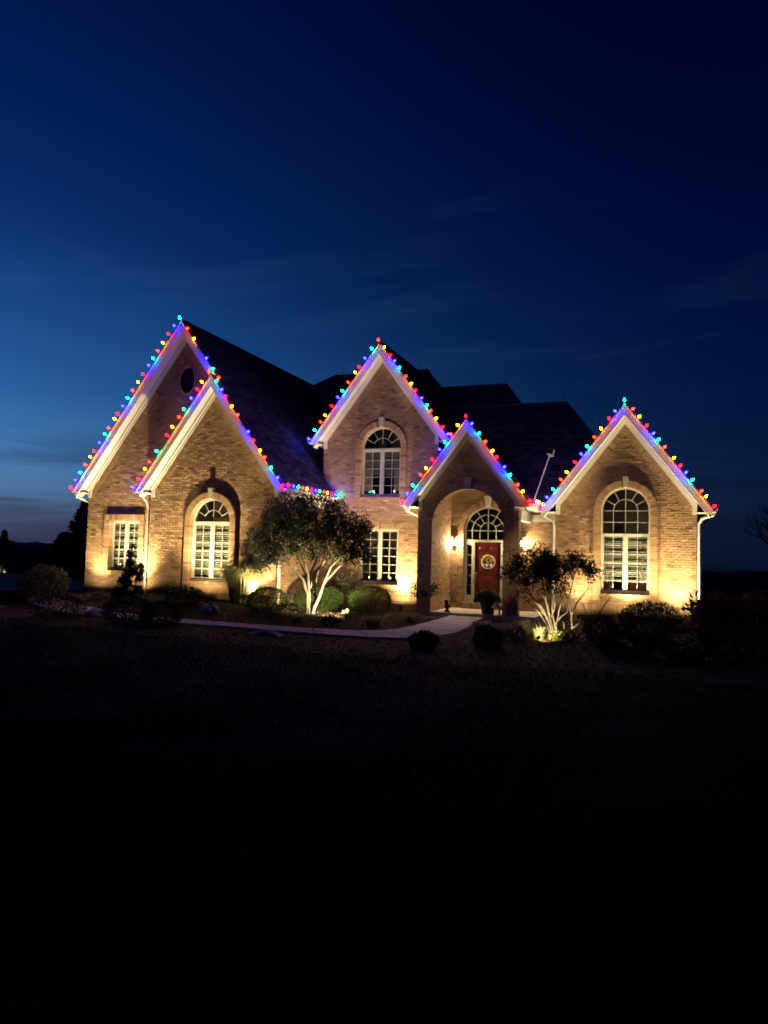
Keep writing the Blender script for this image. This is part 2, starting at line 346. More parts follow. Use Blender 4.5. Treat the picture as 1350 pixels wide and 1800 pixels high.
# concrete path with separate slabs
outer = [(-20.5, 19.0), (-17.5, 17.0), (-14.0, 15.75), (-11.49, 15.55), (-9.6, 15.5), (-7.35, 15.32), (-6.08, 15.38), (-5.2, 15.65), (-4.78, 16.5), (-4.6, 17.5), (-4.72, 19.2), (-4.95, 20.8), (-4.98, 22.2)]
inner = [(-21.0, 19.9), (-18.0, 18.0), (-14.3, 16.75), (-11.76, 16.40), (-9.5, 16.25), (-7.9, 16.25), (-6.75, 16.5), (-6.3, 16.85), (-6.08, 17.5), (-6.02, 18.4), (-6.0, 19.6), (-6.02, 21.0), (-6.05, 22.2)]
def lerp2(a, b, t): return (a[0]+(b[0]-a[0])*t, a[1]+(b[1]-a[1])*t)
base_v = []; base_f = []
for i in range(len(outer)):
    for q in (outer[i], inner[i]): base_v.append((q[0], q[1], g(*q)+.034))
base_f = [(2*i, 2*i+2, 2*i+3, 2*i+1) for i in range(len(outer)-1)]
path = tag(meshobj('path', base_v, base_f, 'mulch'), kind='structure')
for i in range(len(outer)-1):
    sub = 1 if i in (5, 6, 7, 8, 9) else 2
    for k in range(sub):
        a, b = k/sub+.014, (k+1)/sub-.014
        q = [lerp2(outer[i], outer[i+1], a), lerp2(outer[i], outer[i+1], b), lerp2(inner[i], inner[i+1], b), lerp2(inner[i], inner[i+1], a)]
        zt = [g(*c)+.075 for c in q]
        mb = MB(); mb.add([(c[0], c[1], z-.06) for c, z in zip(q, zt)]+[(c[0], c[1], z) for c, z in zip(q, zt)],
                          [(4, 5, 6, 7), (0, 1, 5, 4), (1, 2, 6, 5), (2, 3, 7, 6), (3, 0, 4, 7)]); mb.build('paving_slab', 'concrete', path)
# driveway on the far left
mb = MB(); q = [(-42, 23), (-20.5, 18.6), (-20.6, 26), (-24, 38), (-46, 38)]
vv = []
for a, b in zip(q, q[1:]+q[:1]): vv.append((a[0], a[1], g(*a)+.05))
tag(mb.add(vv, [(0, 1, 2, 3, 4)]).build('driveway', 'asphalt'), kind='structure')

# ------------------------------------------------------------------ the house
HX = -8.5
house = empty('brick_house', (HX, 24, 0), 'large two-storey tan brick house with five steep white-trimmed gables and dark shingle roof', 'house')
YM, YF, YC, YP, YB, YR = 19.75, 19.40, 22.90, 22.30, 24.60, 23.40
OV = .35
SL = 4/3
CHT, BL, GAP = .0762, .2032, .016
GB = {}   # gables: xc, half, ztip, zapex, Y
GB['main'] = (-14.42, 4.04, 3.74, 9.14, YM)
GB['front'] = (-12.98, 2.63, 3.70, 7.22, YF)
GB['ctr'] = (-8.80, 2.42, 5.66, 8.88, YC)
GB['porch'] = (-5.62, 1.97, 3.48, 6.08, YP)
GB['right'] = (-1.00, 2.43, 3.40, 6.58, YR)
V1 = .38          # vertical offset roof surface -> bottom of rake board
V2 = .60          # vertical offset roof surface -> bottom of frieze
def rz(k, x):
    xc, h, zt, za, Y = GB[k]; return za-(za-zt)/h*abs(x-xc)

def build_wall(ivf, z0, z1, O, eu, n, indiv=0, label=None):
    """mortar sheet with its bricks: wall > brick"""
    O = Vector(O); eu = Vector(eu); n = Vector(n); mb = MB(); t = z0; st = .0381
    while t < z1:
        for a, b in ivf(t+st/2):
            if b-a < .01: continue
            q = [O+eu*a+Vector((0, 0, t)), O+eu*b+Vector((0, 0, t)), O+eu*b+Vector((0, 0, t+st)), O+eu*a+Vector((0, 0, t+st))]
            mb.add(q, [(0, 1, 2, 3)])
        t += st
    w = mb.build('wall', 'mortar', house)
    pcs = courses(ivf, .58, z1, CHT, BL, GAP)+courses(ivf, z0, .28, CHT, BL, GAP)+courses(ivf, .28, .48, .2, .0762, GAP, 0)
    single = []
    if indiv:
        full = [p for p in pcs if abs((p[1]-p[0])-(BL-GAP*.45)) < 1e-4 and abs((p[3]-p[2])-(CHT-GAP)) < 1e-4]
        full.sort(key=lambda p: (O+eu*p[0]+Vector((0, 0, p[2]))-EYE).length if p[2] > .6 else 99)
        single = full[:indiv]; ss = set(single); pcs = [p for p in pcs if p not in ss]
        vs, fs = piece_mesh([(-(BL-GAP*.45)/2, (BL-GAP*.45)/2, 0, CHT-GAP)], (0, 0, 0), eu, (0, 0, 1), n, .012, .012, 0, .003)
        me = bpy.data.meshes.new('brick'); me.from_pydata([tuple(q) for q in vs], [], fs); me.materials.append(M['brick'])
        for p in single:
            link(bpy.data.objects.new('brick', me), w, O+eu*((p[0]+p[1])/2)+Vector((0, 0, p[2]))+n*random.uniform(-.005, .005))
    vs, fs = piece_mesh(pcs, O, eu, (0, 0, 1), n, .012, .012, .003, .0032)
    tag(meshobj('brick_courses', vs, fs, 'brick', w), kind='stuff')
    # bullnose ledge courses
    return w
def hole_rect(x0, x1, z0, z1): return lambda z: (x0, x1) if z0 < z < z1 else None
def hole_arch(xc, r, z0, zs): 
    def h(z):
        if z0 < z <= zs: return (xc-r, xc+r)
        if zs < z < zs+r: d = math.sqrt(r*r-(z-zs)**2); return (xc-d, xc+d)
    return h
def ivgable(k, x0, x1, holes=(), off=.45, cut=None):
    xc, h, zt, za, Y = GB[k]
    def f(z):
        hw = (za-off-z)/((za-zt)/h); a, b = max(x0, xc-hw), min(x1, xc+hw)
        if b <= a: return []
        iv = [(a, b)]
        for ho in holes:
            q = ho(z)
            if q: iv = sub_iv(iv, *q)
        if cut:
            q = cut(z)
            if q: iv = sub_iv(iv, *q)
        return iv
    return f

# ---- brick surrounds round openings (proud of the wall, and lining the reveal)
def surround(xc, r, z0, zs, Y, proud=.045, back=.13, w=.20, arch=True, top=None, parent=None):
    mb = MB(); vs = []
    z = z0
    while z < zs-.02:
        z2 = min(z+CHT, zs)
        for s in (-1, 1):
            a, b = sorted((xc+s*r, xc+s*(r+w))); j = random.uniform(-.003, .003)
            mb.box(a, b, Y-proud+j, Y+back, z+.004, z2-.004)
        z = z2
    if arch:
        nseg = int(math.pi*(r+w/2)/.0762)
        for i in range(nseg):
            a0, a1 = math.pi*i/nseg+.0035, math.pi*(i+1)/nseg-.0035; j = random.uniform(-.003, .003); q = []
            for aa, rr in ((a0, r), (a1, r), (a1, r+w), (a0, r+w)): q.append((xc+rr*math.cos(aa), zs+rr*math.sin(aa)))
            mb.prism(q, Y-proud+j, Y+back)
    else:
        x = xc-r-w
        while x < xc+r+w-.02:
            mb.box(x+.004, x+.0762-.004, Y-proud-.01+random.uniform(-.003, .003), Y+back, zs, zs+.2); x += .0762
    o = mb.build('window_surround', 'brick', house)
    if arch:
        k = MB(); k.prism([(xc-.055, zs+r-.01), (xc+.055, zs+r-.01), (xc+.085, zs+r+w+.12), (xc-.085, zs+r+w+.12)], Y-proud-.04, Y+.02); k.build('keystone', 'keystone', o)
    return o
def sill(x0, x1, z, Y):
    mb = MB(); x = x0
    while x < x1-.02:
        mb.add([(x+.004, Y-.07, z-.10), (x+.072, Y-.07, z-.10), (x+.072, Y-.07, z-.03), (x+.004, Y-.07, z-.03), (x+.004, Y+.1, z-.10), (x+.072, Y+.1, z-.10), (x+.072, Y+.1, z+.005), (x+.004, Y+.1, z+.005)],
               [(0, 1, 2, 3), (3, 2, 6, 7), (0, 3, 7, 4), (1, 5, 6, 2), (0, 4, 5, 1)]); x += .0762
    return mb.build('window_sill', 'brick', house)
def casement(x0, x1, z0, z1, Y, rows, blind=1.0, curtain=False, name='window', arch=None, label=None, box_right=False):
    """white pair of casements; arch: None | 'fan' | 'grid' (radius = half width, springing at z1+rise)"""
    xc = (x0+x1)/2; yf = Y+.07; mb = MB(); fw = .048
    mb.box(x0, x1, yf, yf+.07, z1-fw, z1); mb.box(x0, x1, yf, yf+.07, z0, z0+.05)
    mb.box(x0, x0+fw, yf+.001, yf+.069, z0+.05, z1-fw); mb.box(x1-fw, x1, yf+.001, yf+.069, z0+.05, z1-fw); mb.box(xc-.038, xc+.038, yf-.006, yf+.069, z0+.05, z1-fw)
    sashes = []
    for a, b in ((x0+fw, xc-.038), (xc+.038, x1-fw)):
        sw = .036; c, d = z0+.05, z1-fw
        mb.box(a, a+sw, yf+.015, yf+.055, c, d); mb.box(b-sw, b, yf+.015, yf+.055, c, d); mb.box(a+sw, b-sw, yf+.0155, yf+.0545, c, c+sw); mb.box(a+sw, b-sw, yf+.0155, yf+.0545, d-sw, d)
        sashes.append((a+sw, b-sw, c+sw, d-sw))
    rise = 0; r = (x1-x0)/2
    if arch:
        rise = .70 if arch == 'grid' else 0.03
        zs = z1+rise; ns = 28
        for i in range(ns):
            a0, a1 = math.pi*i/ns, math.pi*(i+1)/ns
            mb.prism([(xc+q*math.cos(t), zs+q*math.sin(t)) for q, t in ((r-.045, a0), (r-.045, a1), (r+.01, a1), (r+.01, a0))], yf+.002, yf+.068)
        if rise > .1: mb.box(x0-.008, x0+.045, yf+.002, yf+.068, z1, zs); mb.box(x1-.045, x1+.008, yf+.002, yf+.068, z1, zs)
        else: mb.box(x0, x1, yf+.002, yf+.068, z1, zs)
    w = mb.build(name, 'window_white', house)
    if label: w['label'] = label
    mu = MB(); mt = .0075; ym0, ym1 = yf+.022, yf+.048
    for a, b, c, d in sashes:
        m_ = (a+b)/2; mu.box(m_-mt, m_+mt, ym0, ym1, c, d)
        for k in range(1, rows):
            z = c+(d-c)*k/rows; mu.box(a, b, ym0+.001, ym1-.001, z-mt, z+mt)
        for ci in range(2):
            for k in range(rows):
                xa, xb = (a, m_-mt) if ci == 0 else (m_+mt, b); za, zb = c+(d-c)*k/rows+mt, c+(d-c)*(k+1)/rows-mt
                p = MB(); t1, t2 = random.uniform(-.002, .002), random.uniform(-.002, .002)
                p.add([(xa, yf+.036+t1, za), (xb, yf+.036-t1, za), (xb, yf+.036+t2, zb), (xa, yf+.036-t2, zb)], [(0, 1, 2, 3)]); p.build('pane', 'glass', w)
    if arch:
        def arc(rad, a0, a1, n=20):
            for i in range(n):
                t0, t1 = a0+(a1-a0)*i/n, a0+(a1-a0)*(i+1)/n
                mu.prism([(xc+q*math.cos(t), zs+q*math.sin(t)) for q, t in ((rad-mt, t0), (rad-mt, t1), (rad+mt, t1), (rad+mt, t0))], ym0+.002, ym1-.002)
        def spoke(t, q0, q1):
            dx, dz = math.cos(t), math.sin(t); mu.prism([(xc+q0*dx-dz*mt, zs+q0*dz+dx*mt), (xc+q0*dx+dz*mt, zs+q0*dz-dx*mt), (xc+q1*dx+dz*mt, zs+q1*dz-dx*mt), (xc+q1*dx-dz*mt, zs+q1*dz+dx*mt)], ym0+.003, ym1-.003)
        ri = r*.5
        if arch == 'grid':
            arc(ri, 0, math.pi)
            for x in (-ri, 0, ri): mu.box(xc+x-mt, xc+x+mt, ym0+.004, ym1-.004, z1, zs+(r-.03 if x == 0 else 0))
            for z in (zs, z1+(zs-z1)*.5): mu.box(x0+.045, x1-.045, ym0+.005, ym1-.005, z-mt, z+mt)
            for t in (R(30), R(60), R(120), R(150)): spoke(t, ri, r-.03)
        else:
            arc(ri, R(30), R(150)); spoke(R(90), .15, r-.03)
            for t in (R(30), R(60), R(120), R(150)): spoke(t, ri, r-.03)
        # fan panes between the spokes
        angs = [0, 30, 60, 90, 120, 150, 180] if arch == 'grid' else [30, 60, 90, 120, 150]
        def pane(poly):
            p = MB(); t1 = random.uniform(-.002, .002); p.add([(x, yf+.036+t1, z) for x, z in poly], [tuple(range(len(poly)))]); p.build('pane', 'glass', w)
        def pol(rad, t): return (xc+rad*math.cos(R(t)), zs+rad*math.sin(R(t)))
        for a0, a1 in zip(angs, angs[1:]):
            pane([pol(ri+mt, a0+1.2)]+[pol(r-.03, a0+1+(a1-a0-2)*k/6) for k in range(7)]+[pol(ri+mt, a1-1.2-(a1-a0-2.4)*k/4) for k in range(4)])
        if arch == 'grid':
            for a0, a1 in ((0, 90), (90, 180)): pane([(xc+(mt if a0 == 0 else -mt), zs+mt)]+[pol(ri-mt, a0+2+(a1-a0-4)*k/8) for k in range(9)])
            ed = [x0+.045, xc-ri, xc, xc+ri, x1-.045]; ze = [z1, z1+rise/2, zs]
            for i in range(4):
                for j in range(2): pane([(ed[i]+mt, ze[j]+mt), (ed[i+1]-mt, ze[j]+mt), (ed[i+1]-mt, ze[j+1]-mt), (ed[i]+mt, ze[j+1]-mt)])
        else:
            pane([(xc-(r-.04), zs+.01), (xc+(r-.04), zs+.01), pol(r-.04, 28), pol(ri-mt, 31)]+[pol(ri-mt, 35+110*k/8) for k in range(9)]+[pol(ri-mt, 149), pol(r-.04, 152)])
    mu.build('glazing_bars', 'window_white', w)
    if blind > 0:
        b = MB(); top = z1-.06; bot = z1-(z1-z0)*blind+.28*(blind > .95)*0+.12; z = top
        while z > bot:
            for a, c in ((x0+.06, xc-.03), (xc+.03, x1-.06)):
                b.add([(a, yf+.105, z), (c, yf+.105, z), (c, yf+.090, z+.019), (a, yf+.090, z+.019)], [(0, 1, 2, 3)])
                b.add([(a, yf+.107, z), (a, yf+.092, z+.019), (c, yf+.092, z+.019), (c, yf+.107, z)], [(0, 1, 2, 3)])
            z -= .062
        for x in (x0+.2, xc-.2, xc+.2, x1-.2): b.box(x-.003, x+.003, yf+.106, yf+.108, bot, top)
        tag(b.build('blind', 'blind', w), kind='stuff')
    if curtain:
        c = MB()
        for a, s in ((x0+.03, 1), (x1-.03, -1)):
            pts = [(a+s*i*.025, yf+.2+.02*math.sin(i*1.9)) for i in range(13)]
            vs = [(x, y, z0+.02) for x, y in pts]+[(x, y, z1) for x, y in pts]; c.add(vs, [(i, i+1, i+14, i+13) for i in range(12)])
        c.build('curtain', 'curtain', w)
    rb = MB(); zt = z1+rise+(r if arch else 0)+.02; a, b2 = x0-.15, x1+.15; d0, d1 = yf+.075, yf+1.3
    q = [(a, d0, z0-.05), (b2, d0, z0-.05), (b2, d1, z0-.05), (a, d1, z0-.05), (a, d0, zt), (b2, d0, zt), (b2, d1, zt), (a, d1, zt)]
    rb.add(q, [(0, 1, 2, 3), (4, 7, 6, 5), (3, 2, 6, 7), (0, 3, 7, 4), (1, 5, 6, 2)]); rb.build('room_lining', 'interior', w)
    if box_right: MB().box(xc+.1, x1-.12, yf+.35, yf+.75, z0, z0+.34).build('cabinet', 'wood_warm', w)
    return w

# ---- walls
WR = .71
H_main = [hole_rect(-17.17, -15.97, 1.06, 2.68)]
def cut_front(z):
    if z < 0.5: return (-15.2, -10.6)
    hw = (GB['front'][3]-.5-z)/SL
    return (max(-15.2, -12.98-hw), min(-10.6, -12.98+hw)) if hw > 0 else None
ov = lambda z: ((-14.37-.31*math.sqrt(max(0, 1-((z-7.28)/.46)**2)), -14.37+.31*math.sqrt(max(0, 1-((z-7.28)/.46)**2))) if abs(z-7.28) < .46 else None)
build_wall(ivgable('main', -18.15, -10.68, H_main+[ov], cut=cut_front), -.35, 9.0, (0, YM, 0), (1, 0, 0), (0, -1, 0))
build_wall(ivgable('front', -15.28, -10.68, [hole_arch(-13.0, WR, .86, 2.68)]), -.35, 7.0, (0, YF, 0), (1, 0, 0), (0, -1, 0))
build_wall(ivgable('ctr', -10.90, -6.76, [hole_arch(-8.76, WR, 3.74, 5.37), hole_rect(-9.46, -8.07, .83, 2.65)]), -.35, 8.7, (0, YC, 0), (1, 0, 0), (0, -1, 0))
build_wall(ivgable('right', -3.04, 1.03, [hole_arch(-.97, WR, .83, 3.33)]), -.35, 6.4, (0, YR, 0), (1, 0, 0), (0, -1, 0), indiv=300)
AR, AXC, AZS = 1.14, -5.61, 2.79
build_wall(ivgable('porch', -7.21, -4.01, [hole_arch(AXC, AR, -1, AZS)]), -.35, 5.9, (0, YP, 0), (1, 0, 0), (0, -1, 0))
DXC = -5.47
dh = hole_arch(DXC, .82, .20, 2.70)
build_wall(lambda z: sub_iv([(-6.76, -3.05 if z < 3.35 else min(-4.0, -5.62+(5.9-z)/1.32))], *(dh(z) or (99, 100))), -.3, 4.4, (0, YB, 0), (1, 0, 0), (0, -1, 0))
# side walls (running in depth)
plain = lambda a, b, top: (lambda z: [(a, b)] if z < top else [])
build_wall(plain(YF, YC, 3.6), -.35, 3.6, (-10.68, 0, 0), (0, 1, 0), (1, 0, 0))
build_wall(plain(YC-.25, YB, 4.4), -.3, 4.4, (-6.76, 0, 0), (0, 1, 0), (1, 0, 0))
build_wall(plain(YR, YR+7, 3.3), -.35, 3.3, (1.03, 0, 0), (0, 1, 0), (1, 0, 0))
build_wall(plain(-YM-8, -YM, 3.6), -.35, 3.6, (-18.15, 0, 0), (0, -1, 0), (-1, 0, 0))
build_wall(plain(YP, YP+.36, 3.3), -.35, 3.3, (-4.01, 0, 0), (0, 1, 0), (1, 0, 0))
build_wall(plain(-YC, -YP, 3.3), -.35, 3.3, (-7.21, 0, 0), (0, -1, 0), (-1, 0, 0))
build_wall(plain(YC-4, YC, 0), -.35, .0, (-6.9, 0, 0), (0, 1, 0), (1, 0, 0)) if False else None
# ledges
def ledge(x0, x1, Y, holes=()):
    mb = MB(); x = x0
    while x < x1-.02:
        x2 = min(x+BL, x1)
        if not any(a < (x+x2)/2 < b for a, b in holes): mb.box(x+.004, x2-.004, Y-.034+random.uniform(-.004, .004), Y+.01, .485, .575)
        x = x2
    mb.build('ledge_course', 'brick', house)
ledge(-18.16, -15.28, YM); ledge(-15.30, -10.66, YF); ledge(-10.64, -7.25, YC); ledge(-3.06, 1.05, YR); ledge(-7.23, -6.75, YP); ledge(-4.47, -4.0, YP); ledge(-6.72, -6.35, YB); ledge(-4.6, -3.06, YB)
# porch arch: voussoirs lining the reveal, jamb bricks
mb = MB(); z = -.1
while z < AZS-.01:
    z2 = min(z+CHT, AZS)
    for s in (-1, 1):
        a, b = sorted((AXC+s*(AR-.004), AXC+s*(AR+.20))); j = random.uniform(-.003, .003); mb.box(a, b, YP-.012+j, YP+.36, z+.004, z2-.004)
    z = z2
ns = int(math.pi*(AR+.1)/.0762)
for i in range(ns):
    a0, a1 = math.pi*i/ns+.003, math.pi*(i+1)/ns-.003; j = random.uniform(-.003, .003)
    mb.prism([(AXC+q*math.cos(t), AZS+q*math.sin(t)) for q, t in ((AR-.004, a0), (AR-.004, a1), (AR+.2, a1), (AR+.2, a0))], YP-.03+j, YP+.36)
po = mb.build('porch_arch', 'brick', house)
MB().prism([(AXC-.09, AZS+AR-.02), (AXC+.09, AZS+AR-.02), (AXC+.14, AZS+AR+.36), (AXC-.14, AZS+AR+.36)], YP-.055, YP+.02).build('keystone', 'keystone', po)
MB().box(-6.75, -4.46, YP+.02, YB-.02, 4.30, 4.33).build('porch_ceiling', 'white_trim', house)
mb = MB(); mb.box(-4.16, -3.99, YP+.37, YB-.02, 2.98, 3.30); mb.box(-4.0, -3.06, YB-.06, YB-.018, 3.02, 3.25); mb.build('porch_beam', 'white_trim', house)
mb = MB(); mb.prismz([(-6.75, YP-.06), (-3.45, YP-.06), (-3.45, YB-.02), (-6.75, YB-.02)], -.14, .05); mb.build('porch_slab', 'concrete', house)
mb = MB(); x = -6.3
while x < -4.65:
    mb.box(x+.004, x+.072, YB-.20+random.uniform(-.003, .003), YB+.05, .052, .245); x += .0762
mb.build('door_step', 'brick', house)
# surrounds, sills, windows
surround(-16.57, .60, 1.0, 2.69, YM, proud=.08, arch=False); sill(-17.19, -15.95, 1.06, YM)
casement(-17.17, -15.97, 1.06, 2.68, YM, 5, blind=1, label='narrow casement window with white blinds on the left wall')
surround(-13.0, WR, .58, 2.68, YF, proud=.11); sill(-13.72, -12.28, .86, YF)
casement(-13.71, -12.29, .86, 2.65, YF, 6, blind=1, arch='fan')
surround(-8.76, WR, 3.60, 5.37, YC, proud=.09); sill(-9.48, -8.05, 3.74, YC)
casement(-9.47, -8.05, 3.74, 5.34, YC, 5, blind=.62, arch='fan', curtain=True)
sill(-9.48, -8.05, .83, YC); mb = MB(); x = -9.55
while x < -8.0: mb.box(x+.004, x+.072, YC-.016, YC+.12, 2.655, 2.855); x += .0762
for z in np.arange(.83, 2.65, CHT):
    for a in (-9.66, -8.065): mb.box(a, a+.195, YC-.015, YC+.12, z+.004, z+CHT-.004)
mb.build('window_surround', 'brick', house)
casement(-9.46, -8.07, .83, 2.65, YC, 6, blind=0)
surround(-.97, WR, .58, 3.33, YR, proud=.09); sill(-1.69, -.25, .83, YR)
casement(-1.68, -.26, .83, 2.63, YR, 6, blind=.86, arch='grid', curtain=True, box_right=True)
# oval attic window
mb = MB(); gl_ = []
n = 32
for i in range(n):
    a0, a1 = 2*math.pi*i/n, 2*math.pi*(i+1)/n
    mb.prism([(-14.37+.31*q*math.cos(t), 7.28+.46*q*math.sin(t)) for q, t in ((.93, a0), (.93, a1), (1.04, a1), (1.04, a0))], YM-.03, YM+.08)
ow = mb.build('oval_window', 'brick', house)
MB().add([(-14.37+.27*math.cos(2*math.pi*i/n), YM+.04, 7.28+.41*math.sin(2*math.pi*i/n)) for i in range(n)], [tuple(range(n))]).build('pane', 'glass', ow)
MB().box(-14.8, -13.9, YM+.4, YM+.42, 6.7, 7.85).build('room_lining', 'interior', ow)

# ---- entrance: door, sidelights, arched transom
yd = YB+.06
mb = MB(); zt = 2.31
for a, b in ((-6.29, -6.22), (-5.99, -5.92), (-5.02, -4.95), (-4.72, -4.65)): mb.box(a, b, yd-.02, yd+.1, .25, zt)
mb.box(-6.29, -4.65, yd-.024, yd+.1, zt, zt+.08); mb.box(-6.29, -4.65, yd-.03, yd+.1, .22, .25)
for a in (-6.22, -4.95): mb.box(a, a+.23, yd+.0, yd+.05, .25, .5); mb.box(a, a+.23, yd, yd+.05, 2.2, zt); mb.box(a, a+.03, yd, yd+.05, .5, 2.2); mb.box(a+.2, a+.23, yd, yd+.05, .5, 2.2)
ns = 32
for i in range(ns):
    a0, a1 = math.pi*i/ns, math.pi*(i+1)/ns
    mb.prism([(DXC+q*math.cos(t), 2.70+q*math.sin(t)) for q, t in ((.765, a0), (.765, a1), (.83, a1), (.83, a0))], yd-.02, yd+.08)
for s in (-1, 1): a, b = sorted((DXC+s*.765, DXC+s*.83)); mb.box(a, b, yd-.02, yd+.08, 2.39, 2.70)
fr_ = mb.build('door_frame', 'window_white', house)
mu = MB(); mt = .010
for x in (-.55, -.28, 0, .28, .55): mu.box(DXC+x-mt, DXC+x+mt, yd+.01, yd+.04, 2.39, 2.70+(.75 if x == 0 else 0))
mu.box(DXC-.77, DXC+.77, yd+.011, yd+.039, 2.70-mt, 2.70+mt)
def arcd(rad):
    for i in range(24):
        t0, t1 = math.pi*i/24, math.pi*(i+1)/24
        mu.prism([(DXC+q*math.cos(t), 2.70+q*math.sin(t)) for q, t in ((rad-mt, t0), (rad-mt, t1), (rad+mt, t1), (rad+mt, t0))], yd+.012, yd+.038)
arcd(.28); arcd(.55)
for t in (R(30), R(60), R(120), R(150)):
    dx, dz = math.cos(t), math.sin(t); mu.prism([(DXC+.28*dx-dz*mt, 2.7+.28*dz+dx*mt), (DXC+.28*dx+dz*mt, 2.7+.28*dz-dx*mt), (DXC+.78*dx+dz*mt, 2.7+.78*dz-dx*mt), (DXC+.78*dx-dz*mt, 2.7+.78*dz+dx*mt)], yd+.013, yd+.037)
for a in (-6.22, -4.95):
    for k in range(1, 5): z = .5+1.7*k/5; MB().box(a+.03, a+.2, yd+.012, yd+.036, z-.008, z+.008).build('glazing_bar', 'window_white', fr_)
mu.build('glazing_bars', 'window_white', fr_)
def dpane(poly): MB().add([(x, yd+.025, z) for x, z in poly], [tuple(range(len(poly)))]).build('pane', 'glass', fr_)
for a, b in zip((-.765, -.55, -.28, 0, .28, .55), (-.55, -.28, 0, .28, .55, .765)): dpane([(DXC+a+mt, 2.4), (DXC+b-mt, 2.4), (DXC+b-mt, 2.69), (DXC+a+mt, 2.69)])
for r1, r2, an in ((.0, .28, [0, 90, 180]), (.28, .55, [0, 30, 60, 90, 120, 150, 180]), (.55, .765, [0, 30, 60, 90, 120, 150, 180])):
    for a0, a1 in zip(an, an[1:]):
        k = 6; po_ = [(DXC+(r2-mt)*math.cos(R(a0+1.5+(a1-a0-3)*i/k)), 2.7+(r2-mt)*math.sin(R(a0+1.5+(a1-a0-3)*i/k))) for i in range(k+1)]
        if r1 == 0: po_.append((DXC+(.015 if a0 == 0 else -.015), 2.715))
        else: po_ += [(DXC+(r1+mt)*math.cos(R(a1-1.5-(a1-a0-3)*i/k)), 2.7+(r1+mt)*math.sin(R(a1-1.5-(a1-a0-3)*i/k))) for i in range(k+1)]
        dpane(po_)
for a in (-6.22, -4.95):
    for k in range(5): dpane([(a+.03, .51+1.7*k/5), (a+.2, .51+1.7*k/5), (a+.2, .49+1.7*(k+1)/5), (a+.03, .49+1.7*(k+1)/5)])
MB().box(-6.6, -4.4, yd+1.4, yd+1.42, .2, 3.6).build('room_lining', 'interior', fr_)
MB().box(-6.10, -6.07, yd+.2, yd+.22, 1.05, 2.05).build('inner_curtain', 'curtain', fr_)
# door leaf with six panels
mb = MB(); mb.box(-5.92, -5.02, yd+.035, yd+.075, .25, 2.31)
dr = mb.build('door', 'door_red', house); dr['label'] = 'dark red six-panel front door'
def panel(x0, x1, z0, z1):
    p = MB(); y0 = yd+.034; e = .022
    for a, b, c, d in ((x0, x1, z0, z0+e), (x0, x1, z1-e, z1), (x0, x0+e, z0+e, z1-e), (x1-e, x1, z0+e, z1-e)): p.box(a, b, y0-.012, y0, c, d)
    q = [(x0+.05, z0+.05), (x1-.05, z0+.05), (x1-.05, z1-.05), (x0+.05, z1-.05)]; q2 = [(x0+.085, z0+.085), (x1-.085, z0+.085), (x1-.085, z1-.085), (x0+.085, z1-.085)]
    p.add([(x, y0, z) for x, z in q]+[(x, y0-.014, z) for x, z in q2], [(4, 5, 6, 7), (0, 1, 5, 4), (1, 2, 6, 5), (2, 3, 7, 6), (3, 0, 4, 7)]); p.build('panel', 'door_red', dr)
for x0, x1 in ((-5.82, -5.51), (-5.43, -5.12)): panel(x0, x1, 2.0, 2.2); panel(x0, x1, 1.22, 1.92); panel(x0, x1, .38, 1.02)
mb = MB(); mb.lathe((-5.875, yd+.03, 1.24), [(.0, 0), (.028, 0), (.028, .02), (.012, .035)], 12, (0, -1, 0)); mb.tube([(-5.875, yd+.02, 1.14), (-5.88, yd-.035, 1.12), (-5.88, yd-.04, 1.0), (-5.87, yd-.03, .9), (-5.875, yd+.02, .88)], .012, 8); mb.box(-5.90, -5.85, yd+.02, yd+.034, .86, 1.17); mb.build('door_handle', 'nickel', dr)
mb = MB(); mb.box(-6.50, -6.45, YB-.045, YB-.01, 1.28, 1.42); db = mb.build('doorbell', 'black_metal', house)
MB().lathe((-6.475, YB-.045, 1.335), [(.0, 0), (.016, 0), (.014, .008)], 12, (0, -1, 0)).build('bell_button', 'sign_white', db)
# brick arch above the entrance
mb = MB(); r_, w_ = .83, .2
for i in range(int(math.pi*(r_+.1)/.0762)):
    nn = int(math.pi*(r_+.1)/.0762); a0, a1 = math.pi*i/nn+.004, math.pi*(i+1)/nn-.004
    mb.prism([(DXC+q*math.cos(t), 2.70+q*math.sin(t)) for q, t in ((r_, a0), (r_, a1), (r_+w_, a1), (r_+w_, a0))], YB-.05+random.uniform(-.003, .003), YB+.15)
z = .25
while z < 2.69:
    for s in (-1, 1): a, b = sorted((DXC+s*.83, DXC+s*1.03)); mb.box(a, b, YB-.045+random.uniform(-.003, .003), YB+.15, z+.004, min(2.7, z+CHT)-.004)
    z += CHT
o_ = mb.build('door_surround', 'brick', house)
MB().prism([(DXC-.07, 3.51), (DXC+.07, 3.51), (DXC+.115, 3.88), (DXC-.115, 3.88)], YB-.10, YB+.02).build('keystone', 'white_trim', o_)

